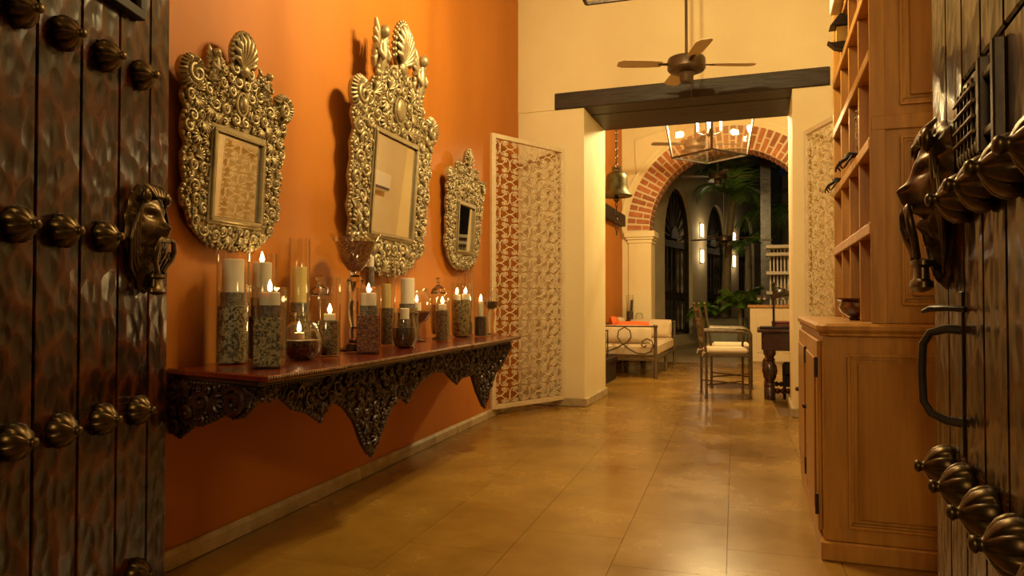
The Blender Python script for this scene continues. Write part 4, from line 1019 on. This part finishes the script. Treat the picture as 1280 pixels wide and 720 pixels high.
for yy in (dy0, dy1):
    e = put('end_rail', MB().tube([(dx0, yy, .675), (dx1, yy, .675)], .012, 8).tube([(dx0, yy, .30), (dx1, yy, .30)], .010, 8).mesh(M['rattan_iron'], True), t)
    cxm = (dx0 + dx1) / 2
    loop = []
    for i in range(33):
        u = i / 32; a = R(-50 + 280 * (1 - u)) if False else R(230 - 280 * u)
        loop.append((cxm + .02 + .10 * math.cos(a), yy, .52 + .145 * math.sin(a)))
    left = [(dx0 + .03, yy, .31), (cxm - .25, yy, .33), (cxm - .10, yy, .375)]
    put('scroll', MB().tube([(cxm + .36, yy, .42)] and left + list(reversed([(2 * (cxm + .02) - p[0], p[1], p[2]) for p in loop])) [::-1][0:0] + [], .009, 6).mesh(M['rattan_iron'], True) if False else
        MB().tube([(dx0 + .03, yy, .312), (cxm - .22, yy, .335), (cxm - .08, yy, .395), (cxm + .05, yy, .465), (cxm + .105, yy, .535), (cxm + .09, yy, .62), (cxm + .02, yy, .662), (cxm - .06, yy, .62), (cxm - .075, yy, .535), (cxm - .02, yy, .455), (cxm + .07, yy, .38), (cxm + .18, yy, .325), (cxm + .28, yy, .315), (cxm + .36, yy, .35), (cxm + .395, yy, .42), (cxm + .375, yy, .49), (cxm + .31, yy, .515), (cxm + .25, yy, .48), (cxm + .24, yy, .43), (cxm + .275, yy, .405), (cxm + .305, yy, .43)], .009, 6).mesh(M['rattan_iron'], True), e)
put('back_rail', MB().tube([(dx0, dy0, .675), (dx0, dy1, .675)], .012, 8).mesh(M['rattan_iron'], True), t)
def pillow(sx, sy, sz, e=.45, m='cushion', n=14):
    mb = MB()
    def fn(u, v):
        a, c = (u * 2 - 1), (v * 2 - 1)
        k = (max(0, 1 - abs(a) ** 3.2) * max(0, 1 - abs(c) ** 3.2)) ** e
        return (a * sx * (1 - .06 * (1 - abs(c)) * 0 - .05 * (c * c)), c * sy * (1 - .05 * a * a), sz * k)
    mb.grid(fn, n, n); o_ = len(mb.v); base = list(mb.v); mb.add([(x_, y_, -z_) for x_, y_, z_ in base], [tuple(reversed(f)) for f in mb.f[:n * n]])
    return mb.mesh(M[m], True, ang=80)
mt = MB().box(dx0 + .02, dx1 - .005, dy0 + .03, dy1 - .03, .268, .44).mesh(M['cushion'], True, bevel=.035); put('mattress', mt, t)
GP = 'cushions on the iron daybed'
tag(put('cushion', pillow(.36, .135, .085), None, (-1.72, 9.52, .555), (R(78), 0, 0)), 'large cream cushion propped inside the scrolled end rail', 'cushion', GP)
tag(put('cushion', pillow(.33, .15, .09), None, (-1.62, 11.24, .58), (R(76), 0, 0)), 'large cream cushion at the far end of the daybed', 'cushion', GP)
tag(put('cushion', pillow(.30, .17, .08), None, (-1.98, 10.62, .60), (R(80), 0, R(90))), 'cream cushion against the back rail of the daybed', 'cushion', GP)
tag(put('cushion', pillow(.26, .19, .07, m='orange_cloth'), None, (-1.93, 10.05, .615), (R(72), 0, R(96))), 'orange cushion lying on the iron daybed', 'cushion', GP)
tag(put('cushion', pillow(.24, .15, .06, m='orange_cloth'), None, (-1.66, 9.74, .59), (R(70), 0, R(4))), 'orange cushion standing behind the large cream one', 'cushion', GP)
# low dark table with a small lantern and candles
t = thing('low_table', 'low dark wooden table beside the door jamb', 'table', (-2.185, 7.72, 0))
put('table_top', MB().box(0, .44, 0, 1.45, .25, .30).mesh(M['dark'], bevel=.006), t)
for (x0, y0) in ((.02, .02), (.37, .02), (.02, 1.38), (.37, 1.38)): put('leg', MB().box(x0, x0 + .05, y0, y0 + .05, 0, .25).mesh(M['dark'], bevel=.004), t)
for y0 in (.03, 1.36): put('end_panel', MB().box(.07, .37, y0, y0 + .03, .0, .25).mesh(M['dark']), t)
put('side_panel', MB().box(.395, .415, .07, 1.38, .0, .25).mesh(M['dark']), t)
t = thing('box_lantern', 'small black framed glass lantern on the low dark table', 'lantern', (-1.90, 8.86, .301))
f = MB()
for sx in (-1, 1):
    for sy in (-1, 1): f.box(sx * .075 - .006, sx * .075 + .006, sy * .075 - .006, sy * .075 + .006, 0, .34)
for z in (0, .328):
    for s_ in (-1, 1): f.box(-.08, .08, s_ * .075 - .006, s_ * .075 + .006, z, z + .012); f.box(s_ * .075 - .006, s_ * .075 + .006, -.08, .08, z, z + .012)
put('frame', f.mesh(M['iron']), t); put('base', MB().box(-.07, .07, -.07, .07, .001, .010).mesh(M['iron']), t)
for s_ in (-1, 1):
    put('pane', MB().box(-.069, .069, s_ * .074 - .0015, s_ * .074 + .0015, .012, .328).mesh(M['glass_pane']), t); put('pane', MB().box(s_ * .074 - .0015, s_ * .074 + .0015, -.069, .069, .012, .328).mesh(M['glass_pane']), t)
put('candle', MB().lathe([(0, .010), (.03, .010), (.03, .13), (0, .128)], 16).mesh(M['wax'], True), t)
for i, (x_, y_, h_, lab) in enumerate(((-2.02, 8.66, .16, 'thick cream pillar candle beside the small black lantern'), (-2.05, 8.38, .10, 'short cream pillar candle on the low dark table'))):
    t = thing('pillar_candle', lab, 'candle', (x_, y_, .3005)); put('wax_body', MB().lathe([(0, 0), (.055, 0), (.055, h_ - .004), (.05, h_), (0, h_ - .006)], 20).mesh(M['wax'], True), t); put('wick', WK, t, (0, 0, h_ - .004))
# hurricane vase on a small stand behind the daybed
t = thing('side_table', 'small dark side table in the corner behind the daybed', 'table', (-1.96, 11.78, 0))
put('table_top', MB().box(-.17, .17, -.17, .17, .66, .69).mesh(M['dark'], bevel=.004), t)
for sx in (-1, 1):
    for sy in (-1, 1): put('leg', MB().box(sx * .14 - .018, sx * .14 + .018, sy * .14 - .018, sy * .14 + .018, 0, .66).mesh(M['dark']), t)
t = thing('floor_vase', 'clear glass cylinder of dark beans behind the daybed', 'vase', (-2.03, 11.76, .6905)); t.name = 'cylinder_vase'
put('glass', tube_glass(.06, .42).mesh(M['glass'], True), t); put('bean_fill', MB().lathe([(0, .009), (.054, .009), (.054, .15), (0, .152)], 20).mesh(M['beans_d'], True), t)
put('reed', MB().tube([(.02, .01, .153), (.03, .01, .34)], .02, 8).mesh(M['dark'], True), t)
t = thing('round_vase', 'small round clear glass bowl beside the glass cylinder', 'vase', (-1.87, 11.70, .6905))
put('glass', body_glass([(.03, 0), (.06, .02), (.068, .06), (.05, .11), (.03, .13)]).mesh(M['glass'], True), t)

# ================================================================ IRON ARMCHAIRS
def armchair(label, loc, rot):
    t = thing('iron_armchair', label, 'chair', loc, rot, 'brown iron armchairs with white seat pads')
    w_, d_ = .22, .225          # local x = forward
    m_ = M['rattan_iron']
    for sy in (-1, 1):
        put('front_leg', MB().tube([(d_, sy * w_, 0), (d_, sy * w_, .62), (d_ - .02, sy * w_, .665), (d_ - .07, sy * w_, .685)], .0125, 8).lathe([(.02, 0), (.02, .012), (.013, .02)], 8, T(d_, sy * w_, 0)).mesh(m_, True), t)
        put('back_leg', MB().tube([(-d_ + .01, sy * w_, 0), (-d_ + .01, sy * w_, .44), (-d_ - .02, sy * w_, .68), (-d_ - .065, sy * w_, .96)], .0135, 8).lathe([(.02, 0), (.02, .012), (.013, .02)], 8, T(-d_ + .01, sy * w_, 0)).mesh(m_, True), t)
        put('armrest', MB().tube([(d_ - .07, sy * w_, .685), (-d_ - .02, sy * w_, .69)], .016, 8).mesh(m_, True), t)
        put('back_finial', MB().ball((-d_ - .067, sy * w_, .972), .018, 8, 6).mesh(m_, True), t)
    put('seat_frame', MB().box(-d_, d_, -w_, w_, .425, .448).mesh(m_, bevel=.004), t)
    pd = MB().box(-d_ + .02, d_ - .005, -w_ + .015, w_ - .015, .449, .515).mesh(M['cushion'], True, bevel=.025); p_ = put('seat_pad', pd, t)
    for sy in (-1, 1):
        put('pad_tie', MB().tube([(-d_ + .03, sy * (w_ - .02), .475), (-d_ - .02, sy * (w_ + .01), .47), (-d_ - .035, sy * (w_ - .005), .43)], [.008, .014, .005], 6).mesh(M['cushion'], True), p_)
    put('stretcher', MB().tube([(-d_ + .01, -w_, .13), (d_, w_, .13)], .008, 6).mesh(m_, True), t); put('stretcher', MB().tube([(-d_ + .01, w_, .14), (d_, -w_, .14)], .008, 6).mesh(m_, True), t)
    put('back_rail', MB().box(-d_ - .07, -d_ - .05, -w_, w_, .90, .925).mesh(m_, bevel=.003), t); put('back_rail', MB().box(-d_ - .052, -d_ - .036, -w_, w_, .80, .82).mesh(m_, bevel=.003), t); put('back_rail', MB().box(-d_ - .015, -d_ + .0, -w_, w_, .56, .58).mesh(m_, bevel=.003), t)
    for q in (-1, 0, 1):
        put('back_scroll', MB().tube([(-d_ - .018 - .026 * u, q * .13 + .04 * math.sin(2 * PI * u), .58 + .22 * u) for u in [i / 12 for i in range(13)]], .007, 6).mesh(m_, True), t)
    return t
armchair('brown iron armchair with white seat pad nearest the doorway', (-.362, 7.935, 0), R(11))
armchair('brown iron armchair with white seat pad pushed up behind another chair', (-.335, 8.80, 0), R(4))

# ================================================================ CARVED DESK
t = thing('carved_desk', 'dark mahogany desk on bulbous turned legs', 'desk', (.0, 7.66, 0))
put('desk_top', MB().box(-.03, 1.02, 0, .86, .685, .715).mesh(M['mahog'], bevel=.008), t)
put('apron', MB().box(.03, .96, .05, .81, .50, .685).mesh(M['mahog'], bevel=.004), t)
gd = MB().ball((0, 0, 0), (.016, .02, .016), 8, 5).mesh(M['mahog'], True)
for k in range(6):
    for j in range(8): put('gadroon', gd, t, (.025 + .004 * (k % 2), .08 + j * .10, .52 + k * .029))
tp = [(.055, 0), (.055, .12), (.045, .13), (.050, .15), (.036, .17), (.060, .22), (.075, .29), (.066, .35), (.040, .39), (.055, .41), (.038, .43), (.060, .46), (.062, .50)]
for (x_, y_) in ((.09, .11), (.90, .11), (.09, .75), (.90, .75)): put('leg', MB().lathe(tp, 16, T(x_, y_, 0)).mesh(M['mahog'], True, ang=50), t)
for (a, c) in (((.09, .11), (.90, .11)), ((.09, .75), (.90, .75)), ((.09, .11), (.09, .75))):
    mb = MB(); L_ = math.dist(a, c)
    for q in range(int(L_ / .05)): u = (q + .5) / int(L_ / .05); mb.ball((a[0] + (c[0] - a[0]) * u, a[1] + (c[1] - a[1]) * u, .09), .03, 8, 5)
    put('stretcher', mb.mesh(M['mahog'], True), t)
t = thing('desk_lamp', 'dark metal desk lamp with bent shade on the carved desk', 'lamp', (.145, 7.95, .7155))
put('base', MB().box(-.15, .17, -.09, .09, 0, .025).mesh(M['hand'], bevel=.006), t)
put('stem', MB().tube([(-.01, 0, .02), (-.01, 0, .46)], .013, 8).ball((-.01, 0, .47), .022).mesh(M['hand'], True), t)
put('shade', MB().lathe([(.10, 0), (.085, .045), (.05, .08), (.02, .09), (0, .09)], 20, T(.075, 0, .33, ry=R(-14))).mesh(M['hand'], True), t)
put('arm', MB().tube([(-.01, 0, .40), (.03, 0, .43), (.075, 0, .415)], .008, 6).mesh(M['hand'], True), t)
t = thing('leather_box', 'dark red leather box lying on the carved desk', 'box', (.28, 8.2, .7155))
put('box_body', MB().box(-.16, .2, -.10, .10, 0, .05).mesh(M['red_book'], bevel=.004), t); put('box_lid', MB().box(-.165, .205, -.105, .105, .051, .075).mesh(M['red_book'], bevel=.006), t)
t = thing('padded_stool', 'low dark padded stool in front of the carved desk', 'stool', (.325, 7.96, 0))
put('seat', MB().box(-.11, .24, -.11, .07, .23, .37).mesh(M['dark'], True, bevel=.025), t)
for (x_, y_) in ((-.09, -.09), (.22, -.09), (-.09, .05), (.22, .05)): put('leg', MB().tube([(x_, y_, .24), (x_, y_, 0)], [.02, .013], 8).mesh(M['dark'], True), t)
put('skirt', MB().box(-.10, .23, -.10, .06, .12, .23).mesh(M['dark'], bevel=.004), t)

# ================================================================ AIR CONDITIONER (seen in the mirror)
t = thing('air_conditioner', 'white wall air conditioner on the pale sitting-room wall', 'air conditioner', (1.748, 10.6, 2.35), -PI / 2)
put('casing', MB().box(-.48, .48, -.22, 0, 0, .30).mesh(M['ac'], bevel=.03), t); put('louvre', MB().box(-.42, .42, -.228, -.20, .02, .06).mesh(M['acdark'], bevel=.003), t)
put('pipe_cover', MB().box(.40, .46, -.05, 0, -1.6, 0).mesh(M['ac'], bevel=.006), t)

# ================================================================ COURTYARD : counter, post, shelf, planter, plants
t = thing('bar_counter', 'cream panelled bar counter with wooden top in the courtyard', 'counter', (-.16, 12.66, 0))
put('counter_body', MB().box(0, 2.4, 0, .6, 0, .90).mesh(M['counter']), t); put('counter_top', MB().box(-.04, 2.44, -.04, .64, .90, .945).mesh(M['pine'], bevel=.006), t)
for k in range(4): put('panel', MB().box(.10 + k * .42, .44 + k * .42, -.012, 0, .14, .76).mesh(M['counter'], bevel=.008), t)
put('plinth', MB().box(-.01, 2.41, -.012, 0, 0, .10).mesh(M['counter']), t)
put('glass_screen', MB().box(.06, 2.3, .30, .308, .946, 1.30).mesh(M['glass_pane']), t)
GG = 'glasses on the bar counter'
gm = MB().lathe([(0, 0), (.032, 0), (.032, .003), (.006, .006), (.005, .07), (.03, .085), (.042, .12), (.036, .165), (.034, .165), (.040, .12), (.028, .088), (0, .078)], 20).mesh(M['glass'], True)
for i, (x_, y_) in enumerate(((-.02, 12.80), (.07, 12.85), (.28, 12.78), (.37, 12.84))):
    t = thing('stem_glass', ('stemmed glass closest to the palm end of the bar counter', 'stemmed glass second along from the palm end of the bar', 'stemmed glass third along from the palm end of the bar', 'stemmed glass fourth along, nearest the slatted shelf')[i], 'glass', (x_, y_, .9455), 0, GG); put('bowl_and_stem', gm, t)
    put('contents', MB().lathe([(0, .082), (.026, .088), (.037, .118), (0, .118)], 16).mesh(M['white'], True), t)
t = thing('timber_post', 'dark glossy timber post standing in the courtyard', 'post', (.115, 15.0, 0))
put('shaft', MB().box(-.11, .11, -.11, .11, .25, 5.19).mesh(M['postwood'], bevel=.015), t); put('stone_base', MB().box(-.16, .16, -.16, .16, 0, .25).mesh(M['base_stone'], bevel=.01), t)
put('bracket_ring', MB().box(-.118, .118, -.118, .118, 2.2, 2.23).mesh(M['iron']), t)
t = thing('slatted_shelf', 'white slatted tiered shelf behind the bar counter', 'shelf', (.17, 13.9, 0))
for z in (1.16, 1.52, 1.86, 2.00): put('shelf_board', MB().box(-.06, 1.2, -.16, .16, z - .03, z + .03).mesh(M['slatwhite'], bevel=.005), t)
for k in range(19):
    put('slat', MB().box(0 + k * .062, .030 + k * .062, .10, .13, .0, 1.98).mesh(M['slatwhite'], bevel=.003), t)
t = thing('square_planter', 'pale stucco square planter holding the slim palm', 'planter', (-.65, 15.6, 0))
put('planter_body', MB().box(-.40, .40, -.35, .35, 0, .66).mesh(M['planter'], bevel=.02), t); put('soil', MB().box(-.37, .37, -.32, .32, .655, .665).mesh(M['soil']), t)

def frond(L_, droop, nleaf=26, wd=.30, mt='leaf', seed=0, up=.6):
    rg = random.Random(seed); mb = MB(); P = []
    for i in range(13):
        u = i / 12; P.append(Vector((L_ * (u - .12 * u * u), 0, up * L_ * u - droop * L_ * u * u)))
    mb.tube(P, [.014 * (1 - .85 * i / 12) + .002 for i in range(13)], 5)
    for k in range(nleaf):
        u = .12 + .88 * k / nleaf; f = u * 12; i = min(11, int(f)); p = P[i].lerp(P[i + 1], f - i); tg = (P[i + 1] - P[i]).normalized()
        l = wd * (math.sin(PI * min(1, u * .85 + .12)) ** .6) * rg.uniform(.85, 1.1)
        for s_ in (-1, 1):
            d_ = (tg * .75 + Vector((0, s_, -.25 + rg.uniform(-.1, .1)))).normalized(); tip = p + d_ * l + Vector((0, 0, -.18 * l)); n_ = Vector((tg.x, 0, tg.z)) * .014; md = p + d_ * l * .5
            o_ = len(mb.v); mb.v += [tuple(p - n_ * .4), tuple(md - n_), tuple(tip), tuple(md + n_ + Vector((0, 0, .006))), tuple(p + n_ * .4)]; mb.f += [(o_, o_ + 1, o_ + 2, o_ + 3, o_ + 4)]
    return mb.mesh(M[mt], False, clean=False)
def palm(name, label, loc, hgt, nf, L_, mt, seed, tr=.07, up=.75, droop=.75, wd=.34, lean=(0, 0), grp='palms in the courtyard', e0=0):
    t = thing(name, label, 'palm', loc, 0, grp); rg = random.Random(seed)
    if hgt > .3:
        put('trunk', MB().tube([(lean[0] * u * u, lean[1] * u * u, hgt * u) for u in [i / 14 for i in range(15)]], [tr * (1.25 - .5 * i / 14) * (1 + .05 * (i % 2)) for i in range(15)], 12).mesh(M['trunk'], True), t)
    for k in range(nf):
        me = frond(L_ * rg.uniform(.85, 1.12), droop * rg.uniform(.8, 1.2), mt=mt, seed=seed * 31 + k, wd=wd, up=up * rg.uniform(.6, 1.25))
        put('frond', me, t, (lean[0], lean[1], hgt), (0, rg.uniform(-.15, .15), 2 * PI * k / nf + rg.uniform(-.25, .25) + e0))
    return t
palm('slim_palm', 'slim tall palm growing from the stucco planter', (-.68, 15.6, .666), 2.45, 13, .80, 'leaf', 5, .085, 2.2, 1.3, .5, (.16, .05))
palm('bright_palm', 'small bright green palm between the stucco planter and bar counter', (-.36, 14.4, 0), .85, 18, .50, 'leaf', 9, .05, 1.5, 1.0, .22)
palm('dark_palm', 'low dark leafy palm clump beside the arched grille', (-1.08, 14.9, 0), .80, 12, .42, 'leaf', 12, .04, .9, .9, .2)
palm('dark_palm', 'tall dark palm behind the timber post', (.85, 17.2, 0), 3.0, 13, 1.5, 'leaf', 14, .10, .7, .8, .5)
palm('dark_palm', 'tall dark palm at the back of the courtyard', (1.9, 20.9, 0), 3.6, 13, 1.6, 'leaf', 17, .10, .8, .8, .55)
palm('yellow_palm', 'pale trunked palm between the slim palm and timber post', (-.25, 17.4, 0), 2.3, 10, .72, 'leaf', 21, .09, .9, .8, .3)
